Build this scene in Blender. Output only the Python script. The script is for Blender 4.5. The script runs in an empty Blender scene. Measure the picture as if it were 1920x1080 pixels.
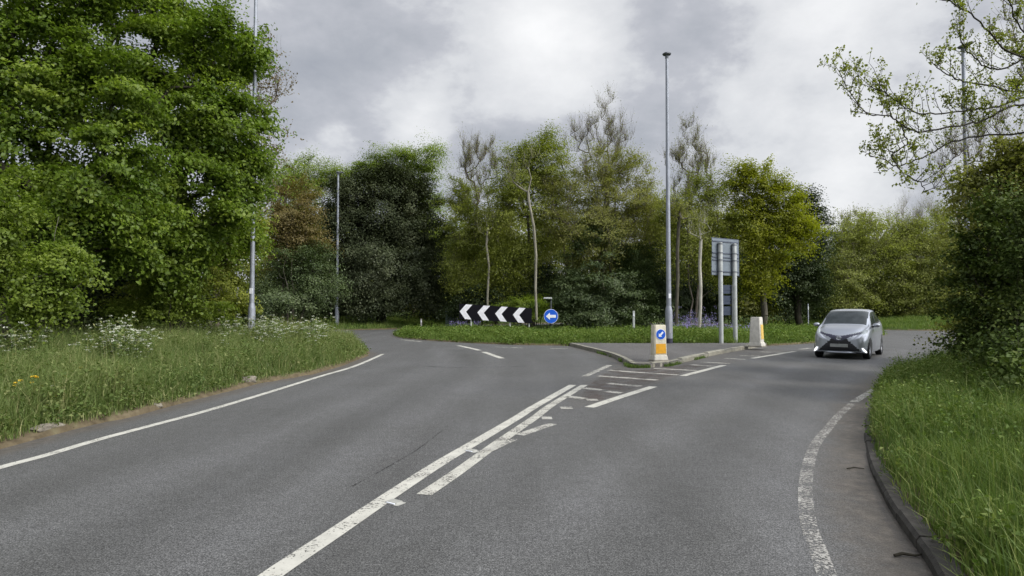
import bpy, math, random
import numpy as np
from mathutils import Vector

PI = math.pi
R = math.radians
C = bpy.context.scene.collection
scene = bpy.context.scene

# ------------------------------------------------------------------ camera
F = 1170.0                 # focal length in pixels of the 1920 wide photograph
CAMH = 1.6
PITCH = math.atan(37.0 / F)
cam_data = bpy.data.cameras.new("camera")
cam = bpy.data.objects.new("camera", cam_data)
C.objects.link(cam)
cam.location = (0, 0, CAMH)
cam.rotation_euler = (PI / 2 + PITCH, 0, 0)
cam_data.sensor_width = 36.0
cam_data.lens = F / 1920.0 * 36.0
cam_data.clip_start = 0.1
cam_data.clip_end = 3000.0
scene.camera = cam

# ------------------------------------------------------------------ light
SUN_DIR = Vector((0.66, -0.36, 0.66)).normalized()     # towards the sun
SUN_EL = math.asin(SUN_DIR.z)
SUN_ROT = math.atan2(SUN_DIR.x, SUN_DIR.y)
sun_data = bpy.data.lights.new("sun", 'SUN')
sun_data.energy = 2.0
sun_data.angle = R(10)
sun_data.color = (1.0, 0.94, 0.84)
sun = bpy.data.objects.new("sun", sun_data)
C.objects.link(sun)
sun.rotation_euler = SUN_DIR.to_track_quat('Z', 'Y').to_euler()
sun.location = (30, -20, 40)

scene.view_settings.view_transform = 'Standard'
scene.view_settings.look = 'None'
scene.view_settings.gamma = 1.0
scene.view_settings.exposure = 0.36
scene.view_settings.use_curve_mapping = False
scene.cycles.filter_width = 1.5
scene.cycles.max_bounces = 6
scene.cycles.diffuse_bounces = 3
scene.cycles.glossy_bounces = 3
scene.cycles.transmission_bounces = 4
scene.cycles.transparent_max_bounces = 8
scene.cycles.caustics_reflective = False
scene.cycles.caustics_refractive = False


def pixdir(px, py):
    u = (px - 960.0) / F
    v = (540.0 - py) / F
    return np.array([u, math.cos(PITCH) - v * math.sin(PITCH), math.sin(PITCH) + v * math.cos(PITCH)])


class NT:
    """tiny node helper"""
    def __init__(self, tree):
        self.t = tree
        self.n = tree.nodes
        self.l = tree.links

    def add(self, kind, **kw):
        n = self.n.new(kind)
        for k, v in kw.items():
            setattr(n, k, v)
        return n

    def link(self, a, b):
        self.l.new(a, b)

    def math(self, op, a, b=None, c=None, clamp=False):
        n = self.add('ShaderNodeMath', operation=op)
        n.use_clamp = clamp
        for i, x in enumerate((a, b, c)):
            if x is None:
                continue
            if isinstance(x, (int, float)):
                n.inputs[i].default_value = x
            else:
                self.link(x, n.inputs[i])
        return n.outputs[0]

    def mix(self, fac, a, b, blend='MIX'):
        n = self.add('ShaderNodeMix', data_type='RGBA', blend_type=blend)
        for s, x in ((n.inputs['Factor'], fac), (n.inputs[6], a), (n.inputs[7], b)):
            if isinstance(x, (int, float)):
                s.default_value = x
            elif isinstance(x, (tuple, list)):
                s.default_value = (*x[:3], 1)
            else:
                self.link(x, s)
        return n.outputs[2]

    def noise(self, vec, scale, detail=3, rough=0.55, dist=0.0):
        n = self.add('ShaderNodeTexNoise')
        n.inputs['Scale'].default_value = scale
        n.inputs['Detail'].default_value = detail
        n.inputs['Roughness'].default_value = rough
        n.inputs['Distortion'].default_value = dist
        if vec is not None:
            self.link(vec, n.inputs['Vector'])
        return n.outputs['Fac']

    def ramp(self, fac, stops, interp='LINEAR'):
        n = self.add('ShaderNodeValToRGB')
        cr = n.color_ramp
        cr.interpolation = interp
        while len(cr.elements) < len(stops):
            cr.elements.new(0.5)
        for e, (p, c) in zip(cr.elements, stops):
            e.position = p
            e.color = (*c, 1) if isinstance(c, (tuple, list)) else (c, c, c, 1)
        self.link(fac, n.inputs[0])
        return n.outputs[0]

    def maprange(self, v, a, b, c, d, smooth=False):
        n = self.add('ShaderNodeMapRange')
        n.interpolation_type = 'SMOOTHSTEP' if smooth else 'LINEAR'
        n.inputs[1].default_value = a
        n.inputs[2].default_value = b
        n.inputs[3].default_value = c
        n.inputs[4].default_value = d
        self.link(v, n.inputs[0])
        return n.outputs[0]


# ------------------------------------------------------------------ world: broken grey cloud over a Nishita sky
world = bpy.data.worlds.new("World")
scene.world = world
world.use_nodes = True
wt = NT(world.node_tree)
wt.n.clear()
w_out = wt.add('ShaderNodeOutputWorld')
w_bg = wt.add('ShaderNodeBackground')
w_bg.inputs['Strength'].default_value = 0.1
wt.link(w_bg.outputs[0], w_out.inputs[0])
sky = wt.add('ShaderNodeTexSky', sky_type='NISHITA')
sky.sun_disc = False
sky.sun_elevation = SUN_EL
sky.sun_rotation = SUN_ROT
tc = wt.add('ShaderNodeTexCoord')
dirv = tc.outputs['Generated']
sep = wt.add('ShaderNodeSeparateXYZ')
wt.link(dirv, sep.inputs[0])
zz = wt.math('ADD', wt.math('MAXIMUM', sep.outputs[2], 0.0), 0.62)
cmb = wt.add('ShaderNodeCombineXYZ')
wt.link(wt.math('DIVIDE', sep.outputs[0], zz), cmb.inputs[0])
wt.link(wt.math('DIVIDE', sep.outputs[1], zz), cmb.inputs[1])
wt.link(wt.math('MULTIPLY', sep.outputs[2], 1.1), cmb.inputs[2])
n_big = wt.noise(cmb.outputs[0], 1.9, 12, 0.56, 0.05)
n_fine = wt.noise(cmb.outputs[0], 5.0, 10, 0.60, 0.1)


def dir_blob(px, py, sharp, amp):
    d = pixdir(px, py)
    d = d / np.linalg.norm(d)
    vm = wt.add('ShaderNodeVectorMath', operation='DOT_PRODUCT')
    vn = wt.add('ShaderNodeVectorMath', operation='NORMALIZE')
    wt.link(dirv, vn.inputs[0])
    wt.link(vn.outputs[0], vm.inputs[0])
    vm.inputs[1].default_value = tuple(d)
    p = wt.math('POWER', wt.math('MAXIMUM', vm.outputs['Value'], 0.0), sharp)
    return wt.math('MULTIPLY', p, amp)


cl = wt.math('ADD', wt.math('MULTIPLY', n_big, 0.66), wt.math('MULTIPLY', n_fine, 0.34))
for args in ((1050, 100, 90, 0.09), (1010, 60, 500, 0.03), (1250, 60, 160, -0.06), (1120, 150, 300, 0.06), (795, 240, 500, 0.14), (1605, 350, 500, 0.14), (640, 290, 800, 0.12), (620, 110, 60, -0.12),
             (1480, 160, 60, 0.03), (1250, 30, 200, -0.10), (880, -60, 150, -0.06), (1650, 60, 150, 0.03)):
    cl = wt.math('ADD', cl, dir_blob(*args))
cl_col = wt.ramp(cl, [(0.38, (0.295, 0.312, 0.352)), (0.46, (0.36, 0.375, 0.41)), (0.515, (0.43, 0.44, 0.475)),
                      (0.56, (0.57, 0.58, 0.60)), (0.65, (0.69, 0.695, 0.705)), (0.80, (0.84, 0.84, 0.84))])
# thinner, brighter cloud round the hidden sun (behind the camera, to the right)
vm = wt.add('ShaderNodeVectorMath', operation='DOT_PRODUCT')
wt.link(dirv, vm.inputs[0])
vm.inputs[1].default_value = tuple(SUN_DIR)
glow = wt.maprange(vm.outputs['Value'], 0.35, 1.0, 1.0, 4.6, True)
cl_sc = wt.add('ShaderNodeVectorMath', operation='SCALE')
wt.link(cl_col, cl_sc.inputs[0])
wt.link(wt.math('MULTIPLY', glow, 10.0), cl_sc.inputs['Scale'])
wt.link(wt.mix(0.93, sky.outputs[0], cl_sc.outputs[0]), w_bg.inputs['Color'])

# ------------------------------------------------------------------ object helpers


def tag(o, label=None, cat=None, group=None, kind=None):
    if label:
        o['label'] = label
    if cat:
        o['category'] = cat
    if group:
        o['group'] = group
    if kind:
        o['kind'] = kind
    return o


def thing(name, loc, label, cat, group=None, rotz=0.0):
    o = bpy.data.objects.new(name, None)
    o.empty_display_size = 0.2
    C.objects.link(o)
    o.location = loc
    o.rotation_euler = (0, 0, rotz)
    return tag(o, label, cat, group)


def mesh_np(name, verts, faces, mat, parent=None, attrs=None, smooth=False, loc=None):
    """verts (n,3), faces (m,k) of one size k"""
    verts = np.asarray(verts, dtype=np.float32)
    faces = np.asarray(faces, dtype=np.int32)
    me = bpy.data.meshes.new(name)
    k = faces.shape[1]
    me.vertices.add(len(verts))
    me.vertices.foreach_set("co", verts.ravel())
    me.loops.add(faces.size)
    me.loops.foreach_set("vertex_index", faces.ravel())
    me.polygons.add(len(faces))
    me.polygons.foreach_set("loop_start", np.arange(0, faces.size, k, dtype=np.int32))
    if smooth:
        me.polygons.foreach_set("use_smooth", np.ones(len(faces), dtype=bool))
    me.update(calc_edges=True)
    for an, av in (attrs or {}).items():
        a = me.attributes.new(an, 'FLOAT', 'POINT')
        a.data.foreach_set("value", np.asarray(av, dtype=np.float32))
    if mat:
        me.materials.append(mat)
    o = bpy.data.objects.new(name, me)
    C.objects.link(o)
    if parent:
        o.parent = parent
    if loc is not None:
        o.location = loc
    return o


class MB:
    """collects simple solids into one mesh"""
    def __init__(self):
        self.v, self.f = [], []

    def poly(self, vs, fs):
        b = len(self.v)
        self.v += [tuple(x) for x in vs]
        self.f += [tuple(b + i for i in f) for f in fs]
        return self

    def box(self, x0, x1, y0, y1, z0, z1, taper=1.0, bev=0.0):
        cx, cy = (x0 + x1) / 2, (y0 + y1) / 2
        if bev <= 0:
            ring0 = [(x0, y0), (x1, y0), (x1, y1), (x0, y1)]
        else:
            b = bev
            ring0 = [(x0 + b, y0), (x1 - b, y0), (x1, y0 + b), (x1, y1 - b), (x1 - b, y1), (x0 + b, y1), (x0, y1 - b), (x0, y0 + b)]
        n = len(ring0)
        rings = [(z0, 1.0)]
        if bev > 0:
            rings += [(z1 - bev * 0.8, taper), (z1, taper * 0.93)]
        else:
            rings += [(z1, taper)]
        vs, fs = [], []
        for z, s in rings:
            vs += [(cx + (x - cx) * s, cy + (y - cy) * s, z) for x, y in ring0]
        for k in range(len(rings) - 1):
            for i in range(n):
                j = (i + 1) % n
                fs.append((k * n + i, k * n + j, (k + 1) * n + j, (k + 1) * n + i))
        fs.append(tuple(range(n - 1, -1, -1)))
        fs.append(tuple((len(rings) - 1) * n + i for i in range(n)))
        return self.poly(vs, fs)

    def lathe(self, prof, cx=0, cy=0, n=16, axis='z', o=(0, 0, 0)):
        """prof: list of (r, h)"""
        vs, fs = [], []
        for r, h in prof:
            for i in range(n):
                a = 2 * PI * i / n
                p = (math.cos(a) * r, math.sin(a) * r, h)
                if axis == 'y':
                    p = (p[0], p[2], p[1])
                elif axis == 'x':
                    p = (p[2], p[0], p[1])
                vs.append((p[0] + cx + o[0], p[1] + cy + o[1], p[2] + o[2]))
        for k in range(len(prof) - 1):
            for i in range(n):
                j = (i + 1) % n
                fs.append((k * n + i, k * n + j, (k + 1) * n + j, (k + 1) * n + i))
        fs.append(tuple(range(n - 1, -1, -1)))
        fs.append(tuple((len(prof) - 1) * n + i for i in range(n)))
        return self.poly(vs, fs)

    def tube(self, pts, rad, n=8):
        pts = [Vector(p) for p in pts]
        rings = []
        for i, p in enumerate(pts):
            d = (pts[min(i + 1, len(pts) - 1)] - pts[max(i - 1, 0)]).normalized()
            up = Vector((0, 0, 1)) if abs(d.z) < 0.9 else Vector((1, 0, 0))
            a = d.cross(up).normalized()
            b = d.cross(a)
            r = rad[i] if isinstance(rad, (list, tuple)) else rad
            rings.append([p + (a * math.cos(2 * PI * k / n) + b * math.sin(2 * PI * k / n)) * r for k in range(n)])
        vs = [v for r_ in rings for v in r_]
        fs = []
        for i in range(len(pts) - 1):
            for k in range(n):
                j = (k + 1) % n
                fs.append((i * n + k, i * n + j, (i + 1) * n + j, (i + 1) * n + k))
        fs.append(tuple(range(n)))
        fs.append(tuple((len(pts) - 1) * n + k for k in range(n - 1, -1, -1)))
        return self.poly(vs, fs)

    def prism_xz(self, outline, y0, y1):
        """outline in x,z extruded along y"""
        n = len(outline)
        vs = [(x, y0, z) for x, z in outline] + [(x, y1, z) for x, z in outline]
        fs = [tuple(range(n)), tuple(range(2 * n - 1, n - 1, -1))]
        for i in range(n):
            j = (i + 1) % n
            fs.append((i, n + i, n + j, j))
        return self.poly(vs, fs)

    def build(self, name, mat, parent=None, smooth=False, auto=True):
        me = bpy.data.meshes.new(name)
        me.from_pydata(self.v, [], self.f)
        import bmesh
        bm = bmesh.new()
        bm.from_mesh(me)
        bmesh.ops.recalc_face_normals(bm, faces=bm.faces)
        if smooth:
            for f in bm.faces:
                f.smooth = True
            for e in bm.edges:
                if len(e.link_faces) == 2 and e.calc_face_angle(0) > R(38):
                    e.smooth = False
        bm.to_mesh(me)
        bm.free()
        me.materials.append(mat)
        o = bpy.data.objects.new(name, me)
        C.objects.link(o)
        if parent:
            o.parent = parent
        return o


# ------------------------------------------------------------------ materials
def new_mat(name):
    m = bpy.data.materials.new(name)
    m.use_nodes = True
    t = NT(m.node_tree)
    t.n.clear()
    out = t.add('ShaderNodeOutputMaterial')
    return m, t, out


def principled(name, col, rough=0.6, metal=0.0, var=0.12, scale=6.0, spec=0.4, coat=0.0, bump=0.0):
    m, t, out = new_mat(name)
    p = t.add('ShaderNodeBsdfPrincipled')
    tcn = t.add('ShaderNodeTexCoord')
    n = t.noise(tcn.outputs['Object'], scale, 5, 0.6)
    dark = tuple(c * (1 - var) for c in col)
    light = tuple(min(1, c * (1 + var)) for c in col)
    t.link(t.ramp(n, [(0.3, dark), (0.7, light)]), p.inputs['Base Color'])
    p.inputs['Roughness'].default_value = rough
    p.inputs['Metallic'].default_value = metal
    p.inputs['Specular IOR Level'].default_value = spec
    p.inputs['Coat Weight'].default_value = coat
    if bump:
        b = t.add('ShaderNodeBump')
        b.inputs['Strength'].default_value = bump
        b.inputs['Distance'].default_value = 0.02
        t.link(t.noise(tcn.outputs['Object'], scale * 4, 5, 0.6), b.inputs['Height'])
        t.link(b.outputs[0], p.inputs['Normal'])
    t.link(p.outputs[0], out.inputs[0])
    return m


def leaf_mat(name, dark, mid, light, transl=0.42, gloss=0.016, rough=0.45):
    m, t, out = new_mat(name)
    a = t.add('ShaderNodeAttribute', attribute_name='tint')
    dark, mid, light = [tuple(min(1.0, q * 1.12) for q in c_) for c_ in (dark, mid, light)]
    col = t.ramp(a.outputs['Fac'], [(0.0, dark), (0.5, mid), (1.0, light)])
    d = t.add('ShaderNodeBsdfDiffuse')
    tr = t.add('ShaderNodeBsdfTranslucent')
    g = t.add('ShaderNodeBsdfGlossy')
    g.inputs['Roughness'].default_value = rough
    g.inputs['Color'].default_value = (0.8, 0.8, 0.8, 1)
    t.link(col, d.inputs[0])
    hs = t.mix(1.0, col, (1.15, 1.25, 0.6), 'MULTIPLY')
    t.link(hs, tr.inputs[0])
    m1 = t.add('ShaderNodeMixShader')
    m1.inputs[0].default_value = transl
    t.link(d.outputs[0], m1.inputs[1])
    t.link(tr.outputs[0], m1.inputs[2])
    m2 = t.add('ShaderNodeMixShader')
    m2.inputs[0].default_value = gloss
    t.link(m1.outputs[0], m2.inputs[1])
    t.link(g.outputs[0], m2.inputs[2])
    t.link(m2.outputs[0], out.inputs[0])
    return m


def bark_mat(name, c0, c1, scale=7.0):
    m, t, out = new_mat(name)
    p = t.add('ShaderNodeBsdfPrincipled')
    tcn = t.add('ShaderNodeTexCoord')
    mp = t.add('ShaderNodeMapping')
    mp.inputs['Scale'].default_value = (1, 1, 0.25)
    t.link(tcn.outputs['Object'], mp.inputs[0])
    t.link(t.ramp(t.noise(mp.outputs[0], scale, 6, 0.65), [(0.35, c0), (0.65, c1)]), p.inputs['Base Color'])
    p.inputs['Roughness'].default_value = 0.9
    p.inputs['Specular IOR Level'].default_value = 0.15
    t.link(p.outputs[0], out.inputs[0])
    return m


M = {}
M['bark_grey'] = bark_mat('bark_grey', (0.05, 0.045, 0.035), (0.13, 0.12, 0.095))
M['bark_dark'] = bark_mat('bark_dark', (0.02, 0.018, 0.013), (0.05, 0.045, 0.033))
M['bark_pale'] = bark_mat('bark_pale', (0.14, 0.135, 0.10), (0.32, 0.30, 0.24))
M['bark_twig'] = bark_mat('bark_twig', (0.09, 0.075, 0.06), (0.19, 0.165, 0.135))
M['bark_white'] = bark_mat('bark_white', (0.26, 0.25, 0.21), (0.50, 0.48, 0.42))

M['leaf_sycamore'] = leaf_mat('leaf_sycamore', (0.05, 0.092, 0.012), (0.12, 0.178, 0.023), (0.225, 0.285, 0.046))
M['leaf_olive'] = leaf_mat('leaf_olive', (0.1, 0.122, 0.022), (0.19, 0.218, 0.038), (0.29, 0.31, 0.066))
M['leaf_hazel'] = leaf_mat('leaf_hazel', (0.066, 0.108, 0.014), (0.138, 0.19, 0.027), (0.23, 0.285, 0.055))
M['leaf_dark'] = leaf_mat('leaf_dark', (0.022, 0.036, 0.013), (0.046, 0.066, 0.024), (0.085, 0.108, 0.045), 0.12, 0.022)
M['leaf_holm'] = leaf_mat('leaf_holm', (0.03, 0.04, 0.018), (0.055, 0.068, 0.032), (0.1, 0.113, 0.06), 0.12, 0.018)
M['leaf_laurel'] = leaf_mat('leaf_laurel', (0.034, 0.056, 0.018), (0.07, 0.1, 0.035), (0.14, 0.175, 0.075), 0.15, 0.03)
M['leaf_bright'] = leaf_mat('leaf_bright', (0.11, 0.155, 0.024), (0.185, 0.245, 0.044), (0.28, 0.335, 0.075))
M['leaf_yellow'] = leaf_mat('leaf_yellow', (0.085, 0.112, 0.012), (0.220, 0.235, 0.020), (0.35, 0.365, 0.045))
M['leaf_bronze'] = leaf_mat('leaf_bronze', (0.09, 0.068, 0.028), (0.16, 0.115, 0.048), (0.23, 0.185, 0.08))
M['leaf_rust'] = leaf_mat('leaf_rust', (0.095, 0.082, 0.03), (0.165, 0.13, 0.048), (0.23, 0.2, 0.08))
M['leaf_brown'] = leaf_mat('leaf_brown', (0.12, 0.13, 0.034), (0.215, 0.222, 0.058), (0.31, 0.31, 0.098))
M['leaf_thicket'] = leaf_mat('leaf_thicket', (0.13, 0.15, 0.036), (0.225, 0.25, 0.062), (0.33, 0.35, 0.11))
M['leaf_ivy'] = leaf_mat('leaf_ivy', (0.032, 0.055, 0.014), (0.075, 0.11, 0.026), (0.175, 0.21, 0.056), 0.15, 0.016)
M['leaf_spring'] = leaf_mat('leaf_spring', (0.1, 0.108, 0.03), (0.2, 0.215, 0.062), (0.32, 0.335, 0.105))
M['grass_left'] = leaf_mat('grass_left', (0.065, 0.105, 0.028), (0.130, 0.175, 0.052), (0.31, 0.30, 0.145), 0.3, 0.012)
M['grass_right'] = leaf_mat('grass_right', (0.054, 0.096, 0.022), (0.12, 0.178, 0.044), (0.29, 0.31, 0.12), 0.3, 0.012)
M['grass_island'] = leaf_mat('grass_island', (0.065, 0.115, 0.024), (0.125, 0.185, 0.040), (0.24, 0.27, 0.09), 0.3, 0.012)
M['straw'] = leaf_mat('straw', (0.16, 0.12, 0.06), (0.28, 0.22, 0.12), (0.40, 0.33, 0.20), 0.2, 0.01)
M['white_petal'] = principled('white_petal', (0.54, 0.56, 0.45), 0.8)
M['yellow_petal'] = principled('yellow_petal', (0.80, 0.56, 0.04), 0.6)
M['violet_petal'] = principled('violet_petal', (0.26, 0.23, 0.46), 0.7)
M['stem_green'] = principled('stem_green', (0.13, 0.19, 0.06), 0.7)


def asphalt(name, base, dirt_attr=True, grain=1.0):
    m, t, out = new_mat(name)
    p = t.add('ShaderNodeBsdfPrincipled')
    tcn = t.add('ShaderNodeTexCoord')
    v = tcn.outputs['Object']
    g1 = t.noise(v, 95, 2, 0.75)
    g2 = t.noise(v, 24, 4, 0.7)
    big = t.noise(v, 0.55, 5, 0.6)
    mp = t.add('ShaderNodeMapping')
    mp.inputs['Rotation'].default_value = (0, 0, R(32))
    mp.inputs['Scale'].default_value = (1.6, 0.12, 1)
    t.link(v, mp.inputs[0])
    tracks = t.noise(mp.outputs[0], 0.8, 4, 0.55)
    lo = tuple(c * 0.25 for c in base)
    hi = tuple(c * 2.5 for c in base)
    col = t.ramp(g1, [(0.43, lo), (0.50, base), (0.57, hi)])
    col = t.mix(0.38, col, t.ramp(g2, [(0.38, tuple(c * 0.5 for c in base)), (0.62, tuple(c * 1.5 for c in base))]))
    col = t.mix(1.0, col, t.ramp(big, [(0.3, (0.88, 0.88, 0.86)), (0.7, (1.10, 1.10, 1.11))]), 'MULTIPLY')
    col = t.mix(1.0, col, t.ramp(tracks, [(0.3, (0.86, 0.86, 0.86)), (0.7, (1.12, 1.13, 1.15))]), 'MULTIPLY')
    col = t.mix(1.0, col, t.ramp(t.noise(v, 42, 2, 0.6), [(0.36, (0.72, 0.72, 0.72)), (0.64, (1.28, 1.28, 1.28))]), 'MULTIPLY')
    col = t.mix(1.0, col, t.ramp(t.noise(v, 7, 5, 0.7), [(0.34, (0.86, 0.86, 0.86)), (0.66, (1.13, 1.13, 1.13))]), 'MULTIPLY')
    chips = t.maprange(t.noise(v, 120, 1, 0.5), 0.64, 0.72, 0.0, 0.5)
    col = t.mix(chips, col, (0.26, 0.255, 0.24))
    if dirt_attr:
        tk = t.add('ShaderNodeAttribute', attribute_name='track')
        tn = t.math('MULTIPLY', tk.outputs['Fac'], t.math('ADD', 0.45, t.math('MULTIPLY', t.noise(v, 2.6, 6, 0.7), 1.1)))
        col = t.mix(1.0, col, t.ramp(t.math('ADD', 0.5, t.math('MULTIPLY', tn, 0.5)), [(0.0, (0.76, 0.76, 0.755)), (0.5, (1, 1, 1)), (1.0, (1.17, 1.17, 1.185))]), 'MULTIPLY')
        a = t.add('ShaderNodeAttribute', attribute_name='dirt')
        dn = t.math('ADD', a.outputs['Fac'], t.math('MULTIPLY', t.math('SUBTRACT', t.noise(v, 2.2, 6, 0.65), 0.5), 0.9))
        fac = t.maprange(dn, 0.25, 1.0, 0.0, 0.75, True)
        dcol = t.ramp(t.noise(v, 9, 5, 0.65), [(0.3, (0.050, 0.042, 0.033)), (0.55, (0.100, 0.084, 0.066)), (0.75, (0.155, 0.133, 0.106))])
        col = t.mix(t.math('MULTIPLY', fac, t.math('GREATER_THAN', a.outputs['Fac'], 0.005)), col, dcol)
    t.link(col, p.inputs['Base Color'])
    p.inputs['Roughness'].default_value = 0.72
    p.inputs['Specular IOR Level'].default_value = 0.45
    b = t.add('ShaderNodeBump')
    b.inputs['Strength'].default_value = 0.55
    b.inputs['Distance'].default_value = 0.006
    t.link(t.noise(v, 55, 3, 0.65), b.inputs['Height'])
    t.link(b.outputs[0], p.inputs['Normal'])
    t.link(p.outputs[0], out.inputs[0])
    return m


M['asphalt'] = asphalt('asphalt', (0.077, 0.077, 0.075))
M['island_asphalt'] = asphalt('island_asphalt', (0.088, 0.084, 0.080), False)


def paint(name, col, wear):
    m, t, out = new_mat(name)
    p = t.add('ShaderNodeBsdfPrincipled')
    tcn = t.add('ShaderNodeTexCoord')
    v = tcn.outputs['Object']
    t.link(t.ramp(t.noise(v, 5, 6, 0.65), [(0.3, tuple(c * 0.72 for c in col)), (0.7, col)]), p.inputs['Base Color'])
    p.inputs['Roughness'].default_value = 0.7
    p.inputs['Specular IOR Level'].default_value = 0.3
    tr = t.add('ShaderNodeBsdfTransparent')
    mx = t.add('ShaderNodeMixShader')
    w = t.math('ADD', t.math('MULTIPLY', t.noise(v, 38, 4, 0.75), 0.65), t.math('MULTIPLY', t.noise(v, 3.1, 4, 0.6), 0.35))
    t.link(t.maprange(w, wear, wear + 0.05, 0.0, 1.0), mx.inputs[0])
    t.link(tr.outputs[0], mx.inputs[1])
    t.link(p.outputs[0], mx.inputs[2])
    t.link(mx.outputs[0], out.inputs[0])
    return m


M['paint_fresh'] = paint('paint_fresh', (0.56, 0.55, 0.49), 0.405)
M['paint_line'] = paint('paint_line', (0.54, 0.53, 0.47), 0.425)
M['red_wear'] = paint('red_wear', (0.112, 0.088, 0.078), 0.51)
M['paint_worn'] = paint('paint_worn', (0.50, 0.49, 0.44), 0.455)
M['paint_ghost'] = paint('paint_ghost', (0.42, 0.41, 0.38), 0.492)
M['crack'] = paint('crack', (0.030, 0.029, 0.028), 0.50)

M['galv'] = principled('galv', (0.29, 0.31, 0.35), 0.5, 0.35, 0.14, 5)
M['galv_dark'] = principled('galv_dark', (0.16, 0.17, 0.19), 0.55, 0.2, 0.15, 5)
M['door_grey'] = principled('door_grey', (0.33, 0.34, 0.36), 0.55, 0.2, 0.12, 8)
M['black_band'] = principled('black_band', (0.03, 0.03, 0.05), 0.6)
M['sign_back'] = principled('sign_back', (0.17, 0.20, 0.23), 0.55, 0.2, 0.12, 3)
M['slat_dark'] = principled('slat_dark', (0.032, 0.045, 0.075), 0.6, 0.1)
M['sign_rail'] = principled('sign_rail', (0.075, 0.09, 0.12), 0.5, 0.2)
M['post_pale'] = principled('post_pale', (0.38, 0.40, 0.39), 0.6, 0.1, 0.18, 4)
M['chev_black'] = principled('chev_black', (0.008, 0.008, 0.011), 0.8, 0, 0.1, 5, 0.1)
M['chev_white'] = principled('chev_white', (0.78, 0.78, 0.82), 0.6)
M['sign_blue'] = principled('sign_blue', (0.012, 0.10, 0.56), 0.55, 0, 0.1, 5, 0.2)
M['sign_white'] = principled('sign_white', (0.74, 0.76, 0.80), 0.45)
M['cream'] = principled('cream', (0.60, 0.56, 0.44), 0.65, 0.0, 0.2, 5)
M['cream_grey'] = principled('cream_grey', (0.56, 0.54, 0.48), 0.65, 0.0, 0.15, 7)
M['amber'] = principled('amber', (0.72, 0.36, 0.025), 0.5, 0, 0.14, 9)
M['pale_yellow'] = principled('pale_yellow', (0.70, 0.48, 0.12), 0.55, 0, 0.18, 7)
M['concrete'] = principled('concrete', (0.24, 0.225, 0.19), 0.85, 0, 0.3, 6, 0.2, 0, 0.5)
M['kerb_dark'] = principled('kerb_dark', (0.062, 0.058, 0.052), 0.85, 0, 0.35, 7, 0.2, 0, 0.5)
M['kerb_pale'] = principled('kerb_pale', (0.26, 0.25, 0.205), 0.85, 0, 0.3, 5, 0.2, 0, 0.5)
M['stone'] = principled('stone', (0.20, 0.18, 0.145), 0.9, 0, 0.35, 9, 0.2, 0, 0.8)
M['cabinet_green'] = principled('cabinet_green', (0.075, 0.105, 0.085), 0.6, 0, 0.15, 5)
M['black_plastic'] = principled('black_plastic', (0.012, 0.012, 0.014), 0.45, 0, 0.1)
M['wood_post'] = principled('wood_post', (0.30, 0.29, 0.26), 0.8, 0, 0.25, 6)
M['stud'] = principled('stud', (0.34, 0.34, 0.31), 0.7)

# ------------------------------------------------------------------ ground geometry


def G(px, py, z=0.0):
    d = pixdir(px, py)
    s = (z - CAMH) / d[2]
    return np.array([d[0] * s, d[1] * s, z])


def W(px, py, Y):
    d = pixdir(px, py)
    s = Y / d[1]
    return np.array([d[0] * s, Y, CAMH + d[2] * s])


def spline(pts, n=8):
    pts = np.asarray(pts, float)
    out = []
    for i in range(len(pts) - 1):
        p0, p1, p2, p3 = pts[max(i - 1, 0)], pts[i], pts[i + 1], pts[min(i + 2, len(pts) - 1)]
        for k in range(n):
            t = k / n
            out.append(0.5 * ((2 * p1) + (-p0 + p2) * t + (2 * p0 - 5 * p1 + 4 * p2 - p3) * t * t + (-p0 + 3 * p1 - 3 * p2 + p3) * t ** 3))
    out.append(pts[-1])
    return np.array(out)


LEFT_PX = [(0, 845), (112, 815), (262, 780), (375, 751), (487, 721), (600, 700), (660, 682), (697, 664)]
left_edge = [(-5.2, -12), (-5.6, 0), (-5.75, 4)] + [tuple(G(*p)[:2]) for p in LEFT_PX] + [(-6.0, 24.6), (-9, 27.8), (-16, 30.5), (-30, 32), (-70, 33)]
far_left = [(-70, 47), (-30, 45.5), (-14, 44.4), (-9.4, 45.6), (-7.0, 50), (-3, 57), (4, 64), (10, 66), (18, 63), (24, 55), (25.6, 47.5), (27.0, 44.4), (31, 43.3), (45, 44), (80, 46)]
RIGHT_PX = [(1643, 725), (1630, 750), (1622, 783), (1620, 811), (1624, 844), (1634, 884), (1655, 929), (1675, 966), (1720, 1031), (1752, 1080)]
right_edge = [(80, 30), (40, 28), (24, 25), (17, 22), (12.3, 18.2), (9.4, 15.1)] + [tuple(G(*p)[:2]) for p in RIGHT_PX] + [(1.55, 2.2), (0.9, 0.5), (0.0, -2.5), (-1.0, -12)]
# the camera stands in the road: let the edge keep clear of it behind the frame
right_edge[-4:] = [(2.0, 2.6), (1.7, 0.9), (1.6, -2.5), (1.6, -12)]
outer = np.vstack([spline(left_edge, 6), spline(far_left, 5), spline(right_edge, 6)])
ISL_PX = [(738, 629), (752, 634), (820, 640), (940, 646), (1070, 648.5), (1250, 649.5), (1437, 648.5), (1530, 643), (1610, 636), (1662, 627)]
island_pts = [(-7.4, 40.5)] + [tuple(G(*p)[:2]) for p in ISL_PX] + [(23.2, 42), (21, 50), (15, 56), (7, 58), (0, 55), (-5, 48), (-7.4, 40.5)]
island = spline(island_pts, 5)
SPL_PX = [(1068, 648.5), (1102, 657), (1137, 666), (1163, 676), (1178, 686), (1195, 689.5), (1248, 687), (1280, 680), (1321, 670), (1365, 661), (1408, 653.5), (1437, 648.5)]
splitter = spline([tuple(G(*p)[:2]) for p in SPL_PX], 4)


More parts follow.
